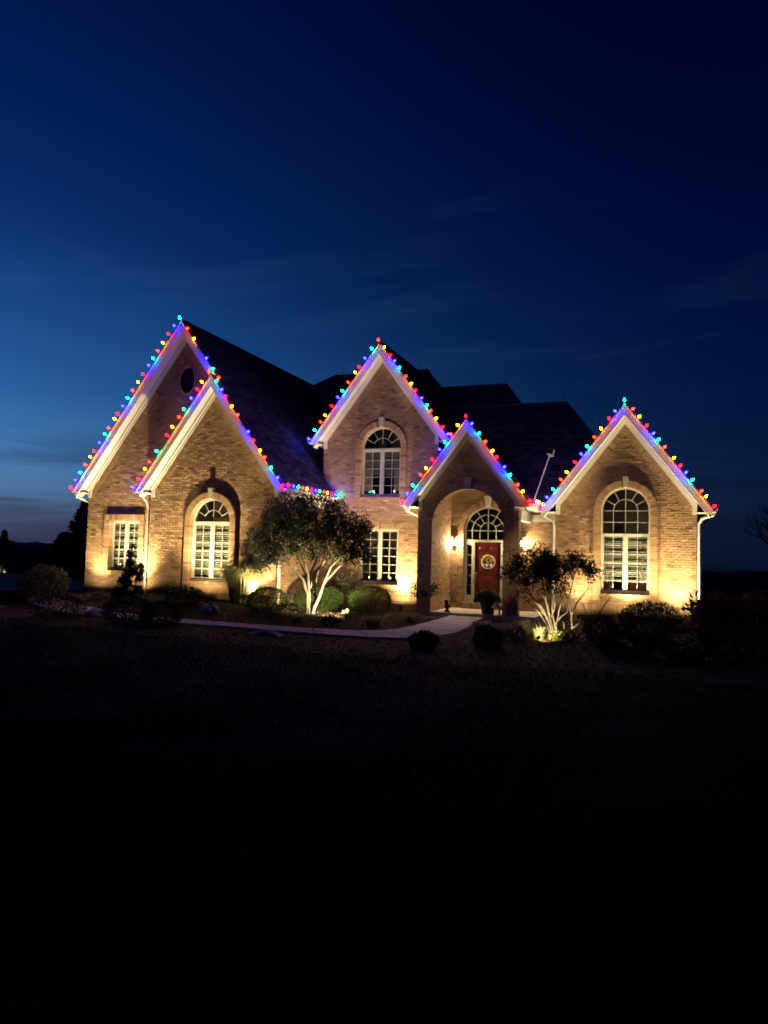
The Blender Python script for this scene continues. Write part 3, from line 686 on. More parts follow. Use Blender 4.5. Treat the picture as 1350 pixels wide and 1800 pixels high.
# ---- gable trim and roofs
def rake(k, xwl, xwr, left=True, right=True, right_end=None, yback=None, shingle=True, lb=None, rb=None):
    xc, h, zt, za, Y = GB[k]; s = (za-zt)/h; yf = Y-OV
    pl = lambda sd, x, off: (xc+sd*x, za-s*x-off)
    for sd, on in ((-1, left), (1, right)):
        if not on: continue
        hx = h if (sd < 0 or right_end is None) else abs(right_end-xc)
        cutz = zt-.13
        # rake board
        def poly(o0, o1, full):
            xe = (za-o1-cutz)/s
            if not full: return [pl(sd, 0, o0), pl(sd, hx, o0), pl(sd, hx, o1), pl(sd, 0, o1)]
            return [pl(sd, 0, o0), pl(sd, h, o0), (xc+sd*h, cutz), (xc+sd*xe, cutz), pl(sd, 0, o1)]
        full = hx == h
        def fix(p): return p if sd < 0 else p[::-1]
        f_ = MB().prism(fix(poly(.045, V1, full)), yf-.02, yf+.02).build('rake_board', 'white_trim', house)
        MB().prism(fix([pl(sd, 0, .02), pl(sd, hx, .02), pl(sd, hx, .12), pl(sd, 0, .12)]), yf-.038, yf-.018).build('drip_moulding', 'white_trim', f_)
        # ribbed soffit boards, each running from the rake board to the wall
        so = MB(); d = Vector((sd*h, 0, -(za-zt))).normalized(); nn_ = Vector((sd*(za-zt), 0, h)).normalized()
        Ls = math.hypot(hx, s*hx)-.12; st = .072; x = .03; o0 = Vector((xc, 0, za-V1+.03))
        while x < Ls:
            c = o0+d*(x+st/2-.004)+Vector((0, (yf+.02+Y-.03)/2, 0)); so.obox(c, (d, Vector((0, 1, 0)), nn_), (st/2-.006, (Y-.03-yf-.02)/2, .006)); x += st
        so.obox(o0+d*(Ls/2)+nn_*.012+Vector((0, (yf+Y)/2, 0)), (d, Vector((0, 1, 0)), nn_), (Ls/2, (OV-.06)/2, .004))
        tag(so.build('soffit', 'white_trim', house), kind='stuff')
        # frieze on the wall with its squared end at the corner
        xw = (xc-xwl if sd < 0 else xwr-xc) if full else hx
        fz = [pl(sd, 0, V1-.06), pl(sd, xw, V1-.06), pl(sd, xw, V2+.10) if full else pl(sd, xw, V2), pl(sd, xw-.17, V2+.10-.0) if False else (xc+sd*(xw-.13), za-s*xw-V2-.10), pl(sd, xw-.13, V2), pl(sd, 0, V2)]
        if not full: fz = [pl(sd, 0, V1-.06), pl(sd, xw, V1-.06), pl(sd, xw, V2), pl(sd, 0, V2)]
        fr0 = MB().prism(fix(fz), Y-.045, Y-.005).build('frieze_board', 'white_trim', house)
        MB().prism(fix([pl(sd, 0, V1-.02), pl(sd, xw, V1-.02), pl(sd, xw, V1+.10), pl(sd, 0, V1+.10)]), Y-.085, Y-.045).build('crown_moulding', 'white_trim', fr0)
        # row of header bricks following the rake
        hb = MB(); x = .06; Lw = math.hypot(xw, s*xw)-.25; o1 = Vector((xc, Y, za-V2))
        while x < Lw:
            c = o1+d*(x+.033)-nn_*.10+Vector((0, -.004, 0)); hb.obox(c, (d, Vector((0, 1, 0)), nn_), (.033, .018+random.uniform(-.003, .003), .097)); x += .0762
        tag(hb.build('rake_brick_course', 'brick', house), kind='stuff')
    MB()
def slope(p0, du, dv, lu, lv, name='roof_slope', indiv=0, clip=None, thick=.045):
    """a roof plane of real shingles: p0 eave corner, du along eave, dv up the slope"""
    du, dv = Vector(du).normalized(), Vector(dv).normalized(); n = du.cross(dv).normalized(); p0 = Vector(p0)
    ivf = (lambda t: [(0, lu)]) if clip is None else clip
    mb = MB(); t = 0
    kk = 1 if clip is None else 24
    for i in range(kk):
        t0, t1 = lv*i/kk, lv*(i+1)/kk; a0, b0 = ivf(t0+1e-4)[0] if ivf(t0+1e-4) else (0, 0); q1 = ivf(t1-1e-4)
        a1, b1 = q1[0] if q1 else (a0, a0)
        c = [p0+du*a0+dv*t0, p0+du*b0+dv*t0, p0+du*b1+dv*t1, p0+du*a1+dv*t1]
        if (c[0]-c[1]).length < 1e-3 and (c[2]-c[3]).length < 1e-3: continue
        mb.add([x-n*thick for x in c]+c, [(4, 5, 6, 7), (3, 2, 1, 0), (0, 1, 5, 4), (1, 2, 6, 5), (2, 3, 7, 6), (3, 0, 4, 7)])
    ro = mb.build(name, 'roof_deck', house)
    pcs = courses(ivf, 0, lv, .142, .31, .008, .37, .1)
    def geo(pcs, O, jit):
        vs = []; fs = []
        for a, b, c, d in pcs:
            h0 = .016+random.uniform(-.004, .005)*jit; h1 = .004; k = len(vs); w = random.uniform(-.008, .008)*jit
            q = [(a, c+w, .001), (b, c+w, .001), (b, d, .001), (a, d, .001), (a, c+w, h0), (b, c+w, h0), (b, d, h1), (a, d, h1)]
            vs += [tuple(O+du*x+dv*y+n*z) for x, y, z in q]; fs += [(k+4, k+5, k+6, k+7), (k, k+1, k+5, k+4), (k+1, k+2, k+6, k+5), (k+3, k, k+4, k+7)]
        return vs, fs
    if indiv:
        full = sorted([p for p in pcs if p[1]-p[0] > .3], key=lambda p: (p0+du*p[0]+dv*p[2]-EYE).length)[:indiv]; ss = set(full); pcs = [p for p in pcs if p not in ss]
        vs, fs = geo([(-.151, .151, 0, .134)], Vector((0, 0, 0)), 0); me = bpy.data.meshes.new('shingle'); me.from_pydata(vs, [], fs); me.materials.append(M['shingle'])
        for p in full: link(bpy.data.objects.new('shingle', me), ro, p0+du*((p[0]+p[1])/2)+dv*(p[2]+random.uniform(-.006, .006))+n*random.uniform(0, .004))
    vs, fs = geo(pcs, p0, 1); tag(meshobj('shingle_courses', vs, fs, 'shingle', ro), kind='stuff')
    return ro
def gable_roof(k, yback, left=True, right=True, rstart=None, indiv=0, rback=None):
    xc, h, zt, za, Y = GB[k]; yf = Y-OV-.03; lv = math.hypot(h, za-zt)
    if left: slope((xc-h, yback, zt), (0, -1, 0), (h, 0, za-zt), yback-yf, lv)
    if right:
        y0 = yf if rstart is None else rstart; yb_ = rback or yback
        slope((xc+h, y0, zt), (0, 1, 0), (-h, 0, za-zt), yb_-y0, lv, indiv=indiv)
    if left and right: MB().prism([(xc-.14, za-.17), (xc, za+.02), (xc+.14, za-.17), (xc, za-.03)], yf, yback).build('ridge_cap', 'shingle', house)
rake('main', -18.15, -10.68, right_end=-13.05); gable_roof('main', 29.2, rstart=YM-OV-.03, indiv=300)
rake('front', -15.28, -10.68); gable_roof('front', YM+.02, rback=YM-OV-.03)
rake('ctr', -10.90, -6.76); gable_roof('ctr', 29)
rake('porch', -7.21, -4.01); gable_roof('porch', 27.2)
rake('right', -3.04, 1.03); gable_roof('right', 30)
# hipped main roof behind the gables: three stepped ridges
def hip(xl, xr, Yr, z, ze=4.5):
    run = (z-ze)/SL; lv = math.hypot(run, z-ze)
    slope((xl, Yr-run, ze), (1, 0, 0), (0, run, z-ze), xr-xl+run, lv, clip=lambda t: [(0, xr-xl+run*(1-min(1, t/lv)))])
    slope((xr+run, Yr-run, ze), (0, 1, 0), (-run, 0, z-ze), 2*run, lv, clip=lambda t: [(run*min(1, t/lv), 2*run-run*min(1, t/lv)+.001)])
    MB().tube([(xl, Yr, z), (xr, Yr, z)], .05, 6).build('ridge_cap', 'shingle', house)
    MB().tube([(xr, Yr, z), (xr+run, Yr-run, ze)], .05, 6).build('hip_cap', 'shingle', house)
a, b = P(595, 661, 29), P(752, 650, 29); hip(a.x, b.x, 29, 9.55)
a, b = P(780, 682, 28.2), P(890, 676, 28.2); hip(a.x-3, b.x, 28.2, (a.z+b.z)/2)
a, b = P(925, 710, 27.4), P(995, 708, 27.4); hip(a.x-3, b.x, 27.4, (a.z+b.z)/2)
slope((-4.2, YB-.45, 3.42), (1, 0, 0), (0, 1.5, 2.0), 1.9, 2.5)
MB().prism([(-14.7, 6), (-14.7, 9.02), (-14.42, 9.12), (-13.2, 9.55), (-13.1, 9.55), (-13.1, 6)], 28.75, 29.1).build('roof_saddle', 'shingle', house)
# lightning rods on the ridges
for u, v, Y, hgt in ((455, 634, 24.2, .42), (604, 661, 29, .4), (738, 652, 29, .4), (889, 676, 28.2, .45), (993, 708, 27.4, .45)):
    p = P(u, v, Y); q = p-Vector((0, 0, .25)); mb = MB(); mb.tube([q, p+Vector((0, 0, hgt))], [.012, .005], 6); mb.lathe(p-Vector((0, 0, .03)), [(.0, 0), (.03, 0), (.03, .02), (.01, .05)], 8); mb.build('lightning_rod', 'black_metal', house)
# gutters (K profile, run in depth), boxed eaves and downspouts
def gutter(x, z, y0, y1, sd):
    pr = [(0, 0), (.10, 0), (.115, .05), (.13, .06), (.13, .105), (.118, .105), (.105, .07), (.09, .02), (.012, .02), (.012, .105), (0, .105)]
    poly = [(x+sd*a, z+b) for a, b in pr]; mb = MB().prism(poly if sd > 0 else poly[::-1], y0, y1); return mb.build('gutter', 'white_trim', house)
def eave(k, sd, y1, xw, gut=True):
    xc, h, zt, za, Y = GB[k]; x = xc+sd*h; yf = Y-OV
    a, b = sorted((x-sd*.002, xw)); MB().box(a, b, yf+.021, y1, zt-.145, zt-.125).build('eave_soffit', 'white_trim', house)
    a, b = sorted((x-sd*.03, x-sd*.004)); MB().box(a, b, yf+.021, y1, zt-.124, zt-.035).build('eave_fascia', 'white_trim', house)
    if gut: gutter(x, zt-.125, yf-.02, y1, sd)
eave('main', -1, 27.5, -18.15); eave('front', -1, YM, -15.28); eave('front', 1, YC-.02, -10.68); eave('porch', 1, YB-.1, -4.1); eave('porch', -1, YC-.02, -7.21); eave('right', -1, YR+.9, -3.04); eave('right', 1, YR+6.5, 1.03); eave('ctr', -1, YC+1, -10.9); eave('ctr', 1, YC+3, -6.76)
MB().box(-10.70, -10.655, YF+.02, YC-.02, 3.28, 3.55).build('frieze_board', 'white_trim', house)
def downspout(pts, w=.045, mat='white_trim'):
    mb = MB(); pts = [Vector(p) for p in pts]
    mb.tube(pts, w, 6); return mb.build('downspout', mat, house)
downspout([(-18.52, YM-.20, 3.62), (-18.50, YM-.20, 3.48), (-18.24, YM+.2, 3.30), (-18.20, YM+.45, 3.1), (-18.20, YM+.45, -.1)])
downspout([(-15.66, YF-.1, 3.58), (-15.62, YF+.02, 3.42), (-15.62, YF+.2, 3.28), (-15.62, YM-.07, 3.1), (-15.62, YM-.07, -.1)], .03, 'keystone')
downspout([(-10.30, YF-.2, 3.6), (-10.40, YF-.15, 3.45), (-10.61, YF+.03, 3.3), (-10.61, YF+.05, 3.1), (-10.61, YF+.05, -.1)])
downspout([(-7.64, YP-.1, 3.36), (-7.58, YP, 3.22), (-7.32, YP+.4, 3.08), (-7.29, YC-.1, 2.9), (-7.29, YC-.1, -.1)], .04)
downspout([(-3.48, YR-.1, 3.28), (-3.44, YR-.08, 3.18), (-3.12, YR-.06, 3.0), (-3.09, YR-.06, 2.85), (-3.09, YR-.06, -.1)])
downspout([(1.50, YR-.2, 3.3), (1.46, YR-.2, 3.2), (1.16, YR-.12, 3.1), (1.09, YR-.08, 2.95), (1.09, YR-.08, -.1)])
# hose bib box on the left wall
p = P(251, 1018, YM); MB().box(p.x-.04, p.x+.04, YM-.07, YM-.012, p.z-.06, p.z+.06).build('outlet_box', 'black_metal', house)

# ------------------------------------------------------------------ strings of coloured bulbs
def bulb_proto(k):
    mb = MB(); mb.lathe((0, 0, 0), [(.016, 0), (.036, .030), (.028, .066), (.003, .096)], 6); return mb
BM = {}
for k in BULB:
    mb = bulb_proto(k); me = bpy.data.meshes.new('bulb'); me.from_pydata(mb.v, [], mb.f); me.materials.append(M['bulb_'+k]); BM[k] = me
mb = MB().lathe((0, 0, 0), [(.013, -.045), (.017, -.04), (.017, 0), (.012, .004)], 8); SK = bpy.data.meshes.new('socket'); SK.from_pydata(mb.v, [], mb.f); SK.materials.append(M['wire_green'])
CYC = 'GOYRB'
def light_string(pts, colors, label, tilt, skip=()):
    """pts: bulb foot points in order; tilt: outward axis for each"""
    root = empty('light_string', pts[len(pts)//2], label, 'string lights', 'strings of coloured bulbs along the roof edges')
    mb = MB(); w = []
    for i, p in enumerate(pts):
        w.append(p-tilt[i]*.035)
        if i < len(pts)-1: w.append((p+pts[i+1])/2-(tilt[i]+tilt[i+1]).normalized()*.045)
    mb.tube(w, .006, 5); mb.build('wire', 'wire_green', root)
    for i, (p, c) in enumerate(zip(pts, colors)):
        ax = (tilt[i]+Vector((random.uniform(-.22, .22), random.uniform(-.3, .1), random.uniform(-.1, .1)))).normalized()
        q = ax.to_track_quat('Z', 'Y')
        s = bpy.data.objects.new('socket', SK); link(s, root, p); s.rotation_mode = 'QUATERNION'; s.rotation_quaternion = q
        if i in skip: continue
        b = bpy.data.objects.new('bulb', BM[c]); link(b, root, p+ax*.002); b.rotation_mode = 'QUATERNION'; b.rotation_quaternion = q
    return root
def gable_string(k, nl, nr, apex, label, rev=False, hl=None, hr=None, skip=()):
    xc, h, zt, za, Y = GB[k]; y = Y-OV-.105; s = (za-zt)/h; pts = []; cols = []; tl = []
    c0 = CYC.index(apex); hl = hl or h; hr = hr or h
    for i in range(-nl, nr+1):
        x = (i/nl*hl) if i < 0 else (i/nr*hr if nr else 0)
        sd = -1 if i < 0 else (1 if i > 0 else 0)
        if 0 < abs(i) and i not in (-nl, nr): x += random.uniform(-.035, .035)
        nrm = Vector((sd*(za-zt), -.25*h, h)).normalized() if sd else Vector((0, -.2, 1)).normalized()
        pts.append(Vector((xc+x, y, za-s*abs(x)+.0))+nrm*.012); tl.append(nrm); cols.append(CYC[(c0+(-i if rev else i)) % 5])
    return light_string(pts, cols, label, tl, skip)
gable_string('main', 22, 6, 'G', 'coloured bulb string along the tallest gable with the oval window', hr=1.5, skip=(25,))
gable_string('front', 13, 13, 'O', 'coloured bulb string along the lower left gable above the fan window', rev=True, skip=(5, 19))
gable_string('ctr', 12, 13, 'O', 'coloured bulb string along the middle gable over the upstairs arched window')
gable_string('porch', 10, 10, 'R', 'coloured bulb string along the porch gable over the red door')
gable_string('right', 12, 13, 'G', 'coloured bulb string along the single-storey gable over the tall arched window')
ex0, ez0 = GB['front'][0]+GB['front'][1], GB['front'][2]
pts = [Vector((ex0+.12, YF-.25+i*(YC-YF+.12)/12, ez0+.03)) for i in range(13)]
light_string(pts, [CYC[(3+i) % 5] for i in range(13)], 'coloured bulb string along the gutter between the wing and middle gable', [Vector((.25, -.1, 1)).normalized()]*13)
ex0, ez0 = GB['porch'][0]+GB['porch'][1], GB['porch'][2]
pts = [Vector((ex0+.12, YP-.05+i*.42, ez0+.03)) for i in range(5)]
light_string(pts, list('RGYRG'), 'short coloured bulb string along the gutter right of the porch', [Vector((.25, -.1, 1)).normalized()]*5)

# ------------------------------------------------------------------ wall lanterns, floodlight, wreath, porch things
def lantern(x, z, label):
    y = YB-.02; r = empty('wall_lantern', (x, y, z-.15), label, 'lantern', 'brass wall lanterns beside the door')
    mb = MB(); mb.lathe((x, y, z-.05), [(.0, 0), (.05, 0), (.045, .02)], 14, (0, -1, 0)); mb.tube([(x, y-.01, z-.05), (x, y-.08, z-.09), (x, y-.13, z-.10), (x, y-.13, z-.04)], .010, 8); mb.build('bracket', 'bronze', r)
    MB().lathe((x, y-.13, z-.05), [(.02, -.01), (.045, .0), (.05, .01), (.04, .02)], 12).build('gallery', 'bronze', r)
    for dx, dz in ((-.045, .03), (.045, .03), (0, .06)):
        MB().lathe((x+dx, y-.13, z+dz-.05), [(.012, 0), (.016, .02), (.013, .05), (.002, .08)], 8).build('bulb', 'lamp_glow', r)
    MB().lathe((x, y-.13, z+.16), [(.075, 0), (.07, .015), (.03, .05), (.012, .085), (.002, .1)], 12).build('cap', 'bronze', r)
    cg = MB()
    for k in range(6):
        t = 2*math.pi*k/6; cg.tube([(x+.05*math.cos(t), y-.13+.05*math.sin(t), z-.04), (x+.07*math.cos(t), y-.13+.07*math.sin(t), z+.165)], .0045, 5)
    cg.build('cage', 'bronze', r)
    ld = bpy.data.lights.new('lantern_light', 'POINT'); ld.energy = 135; ld.color = (1, .74, .42); ld.shadow_soft_size = .05
    lo = bpy.data.objects.new('lantern_light', ld); link(lo, r, (x, y-.22, z+.03))
lantern(-6.62, 2.22, 'lit wall lantern between the porch side wall and the red door')
lantern(-4.30, 2.24, 'lit wall lantern behind the right porch pier')
# floodlight on a leaning pole
b0 = P(939, 872, 22.7); t0 = P(966, 800, 22.7); fl = empty('floodlight_pole', b0, 'white floodlight head on a thin leaning pole above the gutter', 'floodlight')
mb = MB(); mb.tube([b0-Vector((0, 0, .12)), t0], .016, 8); mb.build('pole', 'pole_metal', fl)
mb = MB(); mb.obox(t0+Vector((.03, 0, .10)), (Vector((.97, .1, -.2)).normalized(), Vector((-.1, .99, 0)).normalized(), Vector((.2, 0, .97)).normalized()), (.10, .07, .085)); hd = mb.build('lamp_head', 'pole_metal', fl)
mb = MB(); mb.obox(t0+Vector((.02, -.085, .10)), (Vector((.97, .1, -.2)).normalized(), Vector((-.1, .99, 0)).normalized(), Vector((.2, 0, .97)).normalized()), (.085, .012, .07)); mb.build('lens', 'black_metal', hd)
mb = MB(); mb.box(t0.x-.05, t0.x+.12, t0.y-.03, t0.y+.03, t0.z-.04, t0.z); mb.build('bracket', 'pole_metal', fl)
# round sign with sunflowers on the door
wx, wz, wy = -5.455, 1.645, yd+.005
sg = empty('door_sign', (wx, wy, wz-.25), 'round black and white plaid sign with yellow sunflowers hanging on the red door', 'door sign')
MB().lathe((wx, wy+.012, wz), [(.0, 0), (.245, 0), (.245, .014), (.0, .014)], 40, (0, -1, 0)).build('rim', 'sign_white', sg)
MB().lathe((wx, wy-.004, wz), [(.0, 0), (.215, 0), (.215, .006), (.0, .006)], 40, (0, -1, 0)).build('plaid_disc', 'plaid', sg)
for fx, fz, fr0 in ((-.09, .10, .085), (.03, .06, .105), (.09, .14, .08), (-.03, .17, .075), (-.16, .05, .06), (.13, .03, .055)):
    c = Vector((wx+fx, wy-.02, wz+fz)); mb = MB()
    for k in range(14):
        t = 2*math.pi*k/14; d = Vector((math.cos(t), 0, math.sin(t))); e = Vector((-math.sin(t), 0, math.cos(t)))
        mb.add([c+d*fr0*.25, c+d*fr0*.65+e*fr0*.2+Vector((0, -.012, 0)), c+d*fr0, c+d*fr0*.65-e*fr0*.2+Vector((0, -.004, 0))], [(0, 1, 2, 3)])
    fo = mb.build('sunflower', 'petal', sg); MB().lathe(c+Vector((0, -.004, 0)), [(.0, 0), (fr0*.36, 0), (fr0*.3, .014), (.0, .018)], 12, (0, -1, 0)).build('flower_centre', 'seed', fo)
n = 90; a_ = rng.uniform(0, 2*math.pi, n); q = np.stack([wx+.15*np.cos(a_)*rng.uniform(.2, 1, n), np.full(n, wy-.016), wz+.09+.12*np.sin(a_)*rng.uniform(.2, 1, n)], 1)
V, F = leafmesh(q, rng.normal(size=(n, 3))*[1, .15, 1], .07, .03, rng); meshobj('leaves', V, F, 'leaf_dark', sg)
# potted chrysanthemum
pc = Vector((-4.97, YP+.22, .055)); pt = empty('potted_chrysanthemum', pc, 'round green chrysanthemum in a dark pot on the porch slab', 'potted plant')
MB().lathe(pc, [(.16, 0), (.17, .01), (.235, .33), (.26, .34), (.26, .39), (.235, .39), (.225, .36)], 24).build('pot', 'terracotta', pt, True)
n = 6500; d = rng.normal(size=(n, 3)); d /= np.linalg.norm(d, axis=1, keepdims=True); d[:, 2] = np.abs(d[:, 2])*1.0-.22*rng.random(n); rr = rng.uniform(.72, 1.0, n)[:, None]
q = np.array(pc)+[0, 0, .40]+d*rr*[.42, .42, .36]; V, F = leafmesh(q, d+rng.normal(size=(n, 3))*.5, rng.uniform(.03, .055, n), .022, rng); meshobj('foliage', V, F, 'leaf_mum', pt)
mb = MB()
for k in range(14): t = k*2.4; mb.tube([pc+Vector((0, 0, .34)), pc+Vector((.12*math.cos(t), .12*math.sin(t), .5)), pc+Vector((.28*math.cos(t), .28*math.sin(t), .58))], [.008, .006, .003], 5)
mb.build('stems', 'dark_bark', pt)
# small dark figurine of an owl-like garden ornament
pc = Vector((P(786, 1076, YP+.25).x, YP+.25, .055)); fg = empty('garden_ornament', pc, 'small dark garden ornament standing on the porch slab', 'ornament')
MB().lathe(pc, [(.09, 0), (.10, .03), (.06, .06), (.05, .09)], 14).build('base', 'black_metal', fg, True)
MB().lathe(pc+Vector((0, 0, .08)), [(.04, 0), (.085, .05), (.095, .11), (.08, .17), (.05, .21)], 14).build('body', 'black_metal', fg, True)
MB().lathe(pc+Vector((-.02, -.02, .26)), [(.03, 0), (.07, .03), (.075, .07), (.05, .115), (.01, .13)], 14).build('head', 'black_metal', fg, True)
# glass lantern beside the right pier
pc = P(872, 1100, 21.3); pc.z = g(pc.x, pc.y)+.03
ln = empty('garden_lantern', pc, 'dark metal and glass garden lantern in front of the right porch pier', 'lantern')
mb = MB(); mb.box(pc.x-.11, pc.x+.11, pc.y-.11, pc.y+.11, pc.z, pc.z+.03)
for sx_ in (-1, 1):
    for sy_ in (-1, 1): mb.box(pc.x+sx_*.10-.01, pc.x+sx_*.10+.01, pc.y+sy_*.10-.01, pc.y+sy_*.10+.01, pc.z+.03, pc.z+.42)
mb.build('frame', 'bronze', ln); MB().box(pc.x-.095, pc.x+.095, pc.y-.095, pc.y+.095, pc.z+.035, pc.z+.415).build('glass_body', 'glass', ln)
MB().lathe((pc.x, pc.y, pc.z+.42), [(.165, 0), (.15, .02), (.05, .12), (.02, .15)], 4).build('lid', 'bronze', ln)

# electric candles on the window sills
def candle(x, Y, z, label):
    y = Y+.24; r = empty('window_candle', (x, y, z), label, 'candle', 'electric candles on the window sills')
    MB().lathe((x, y, z), [(.035, 0), (.035, .012), (.013, .02), (.011, .14), (.013, .145)], 10).build('candle_stick', 'candle_white', r)
    MB().lathe((x, y, z+.145), [(.006, 0), (.014, .014), (.012, .035), (.002, .055)], 8).build('flame_bulb', 'candle_glow', r)
candle(P(212, 985, YM+.24).x, YM, 1.08, 'lit electric candle in the narrow left window with blinds')
for u, Y, z, nm in ((359, YF, .88, 'lit electric candle in the lower left fan-topped window, peaked-shrub side'), (395, YF, .88, 'lit electric candle in the lower left fan-topped window, ornamental-grass side'),
                    (652, YC, .85, 'lit electric candle in the ground-floor centre window, ornamental-tree side'), (689, YC, .85, 'lit electric candle in the ground-floor centre window, hanging-basket side'),
                    (656, YC, 3.76, 'lit electric candle in the upstairs arched window, wing-roof side'), (692, YC, 3.76, 'lit electric candle in the upstairs arched window, porch-gable side')):
    candle(P(u, 900, Y+.24).x, Y, z, nm)
candle(P(1077, 1020, YR+.24).x, YR, .85, 'lit electric candle in the tall right window beside the curtain')

# ------------------------------------------------------------------ garden spotlights
def uplight(x, y, aim, energy, cone, label, blend=.35, color=(1, .755, .39), dz=.0, r=.035):
    p = Vector((x, y, g(x, y)+.03+dz)); rt = empty('garden_spotlight', p, label, 'spotlight', 'bronze garden spotlights')
    d = (Vector(aim)-(p+Vector((0, 0, .17)))).normalized(); h0 = p+Vector((0, 0, .17))
    mb = MB(); mb.tube([p-Vector((0, 0, .05)), p+Vector((0, 0, .12))], [.006, .012], 6); mb.build('stake', 'bronze', rt)
    mb = MB(); mb.lathe(h0-d*.07, [(.022, 0), (.038, .02), (.042, .13), (.040, .13), (.036, .05), (.0, .05)], 14, d); mb.build('hood', 'bronze', rt)
    ld = bpy.data.lights.new('spot', 'SPOT'); ld.energy = energy; ld.color = color; ld.spot_size = R(cone); ld.spot_blend = blend; ld.shadow_soft_size = r
    lo = bpy.data.objects.new('spot', ld); link(lo, rt, h0+d*.08); lo.rotation_mode = 'QUATERNION'; lo.rotation_quaternion = d.to_track_quat('-Z', 'Y')
    if blend == 1:                      # the lamp's own wide spill outside its beam
        l2 = bpy.data.lights.new('spill', 'SPOT'); l2.energy = energy*.056; l2.color = color; l2.spot_size = R(170); l2.spot_blend = .5; l2.shadow_soft_size = r
        lo2 = bpy.data.objects.new('spill', l2); link(lo2, rt, h0+d*.08); lo2.rotation_mode = 'QUATERNION'; lo2.rotation_quaternion = d.to_track_quat('-Z', 'Y')
    return rt
D = .66
uplight(-15.60, YM-.78, (-15.85, YM, 4.1), 1800, 108, 'garden spotlight behind the weeping spruce under the left wall', 1)
uplight(-17.45, YM-D, (-17.4, YM, 3.4), 640, 108, 'garden spotlight at the left house corner behind the perennial', 1)
uplight(-12.95, YF-.80, (-13.0, YF, 4.3), 1850, 108, 'garden spotlight below the lower left fan-topped window', 1)
uplight(-11.0, YF-D, (-11.35, YF, 3.6), 900, 108, 'garden spotlight by the ornamental grass at the wing corner', 1)
uplight(P(608, 1092, 18.15).x, 18.15, (-9.8, 19.7, 1.6), 1150, 108, 'garden spotlight in front of the pale grass tuft lighting the tree', .6)
uplight(P(704, 1076, YC-.56).x, YC-.56, (-8.05, YC-.02, 4.8), 1800, 110, 'garden spotlight low by the wall beside the widest boxwood', 1)
uplight(P(946, 1139, 16.1).x, 16.1, P(1034, 1030, YR), 560, 50, 'garden spotlight in front of the lit multi-stemmed shrub', .3)
uplight(-2.25, YR-D, (-2.15, YR, 3.2), 520, 108, 'garden spotlight at the wall behind the white-lit stems', 1)
uplight(.55, YR-D, (.45, YR, 3.7), 1050, 108, 'garden spotlight at the right house corner behind the yew', 1)
uplight(P(1107, 1100, YR-D).x, YR-D, (-.9, YR, 4.3), 1050, 108, 'garden spotlight below the tall right window', 1)

# ------------------------------------------------------------------ plants
def unit(n):
    d = rng.normal(size=(n, 3)); return d/np.linalg.norm(d, axis=1, keepdims=True)
def shrub(name, ua, ub, vtop, Y, mat, label, cat='shrub', n=2600, ls=.06, lw=.03, group=None, loose=.25, up=.2, depth=1.0, stems=True, lumps=5):
    uc = (ua+ub)/2; c = P(uc, 1050, Y); gz = g(c.x, Y)+.02; top = P(uc, vtop, Y).z; rx = (ub-ua)/2*mpp(Y, uc); hz = max(.15, top-gz)
    root = empty(name, (c.x, Y, gz), label, cat, group)
    cz = gz+hz*.48; ctr = np.array([c.x, Y, cz]); d = unit(n)
    lump = np.ones(n)
    for k in range(lumps*2):
        e = unit(1)[0]; lump += .16*np.maximum(0, d@e-.5)*rng.choice([-1, 1.4])
    rr = (1-loose*rng.random(n)**1.5)*lump*np.where(rng.random(n) < .05, rng.uniform(1.02, 1.2, n), 1)
    q = ctr+d*rr[:, None]*[rx, rx*depth, hz*.52]
    keep = q[:, 2] > gz; q, dd = q[keep], d[keep]
    V, F = leafmesh(q, dd+rng.normal(size=dd.shape)*.7+[0, 0, up], rng.uniform(.6, 1.25, len(q))*ls, rng.uniform(.7, 1.2, len(q))*lw, rng)
    meshobj('foliage', V, F, mat, root)
    if stems:
        mb = MB()
        for k in range(7):
            t = k*2.4+random.random(); a = .55*rx
            mb.tube([(c.x+.03*math.cos(t), Y+.03*math.sin(t), gz-.06), (c.x+a*.4*math.cos(t), Y+a*.4*math.sin(t), gz+hz*.3), (c.x+a*math.cos(t), Y+a*depth*math.sin(t), gz+hz*.75)], [.018, .012, .004], 5)
        mb.build('stems', 'dark_bark', root)
    return root
def grass(name, ua, ub, vtop, Y, mat, label, n=260, w=.012, cat='grass', group=None, droop=.55, spread=1.0, ys=1.0):
    uc = (ua+ub)/2; c = P(uc, 1060, Y); gz = g(c.x, Y)+.02; top = P(uc, vtop, Y).z; rx = (ub-ua)/2*mpp(Y, uc); hz = max(.12, top-gz)
    root = empty(name, (c.x, Y, gz), label, cat, group); vs = []; fs = []
    for i in range(n):
        t = random.uniform(0, 2*math.pi); lean = random.random()**.7; ln_ = random.uniform(.65, 1.05); ww = w*random.uniform(.7, 1.3)
        rb0 = .30*rx*random.random()**.5; bx, by = c.x+rb0*math.cos(t), Y+rb0*math.sin(t); dx, dy = math.cos(t), math.sin(t); k0 = len(vs)
        ph = random.uniform(-.5, .5); ex_, ey_ = -math.sin(t+ph), math.cos(t+ph)
        for j in range(5):
            s = j/4; rr = .85*rx*spread*lean*ln_*s**1.35; zz = hz*ln_*(math.sin(s*math.pi*(.48+.30*droop*lean))*(1-.30*lean*s))
            wj = ww*(1-s*.92)
            yy = Y+(by+dy*rr-Y)*ys; vs += [(bx+dx*rr+ex_*wj, yy+ey_*wj, gz-.02+zz), (bx+dx*rr-ex_*wj, yy-ey_*wj, gz-.02+zz)]
        for j in range(4): fs.append((k0+2*j, k0+2*j+1, k0+2*j+3, k0+2*j+2))
    meshobj('blades', vs, fs, mat, root); return root
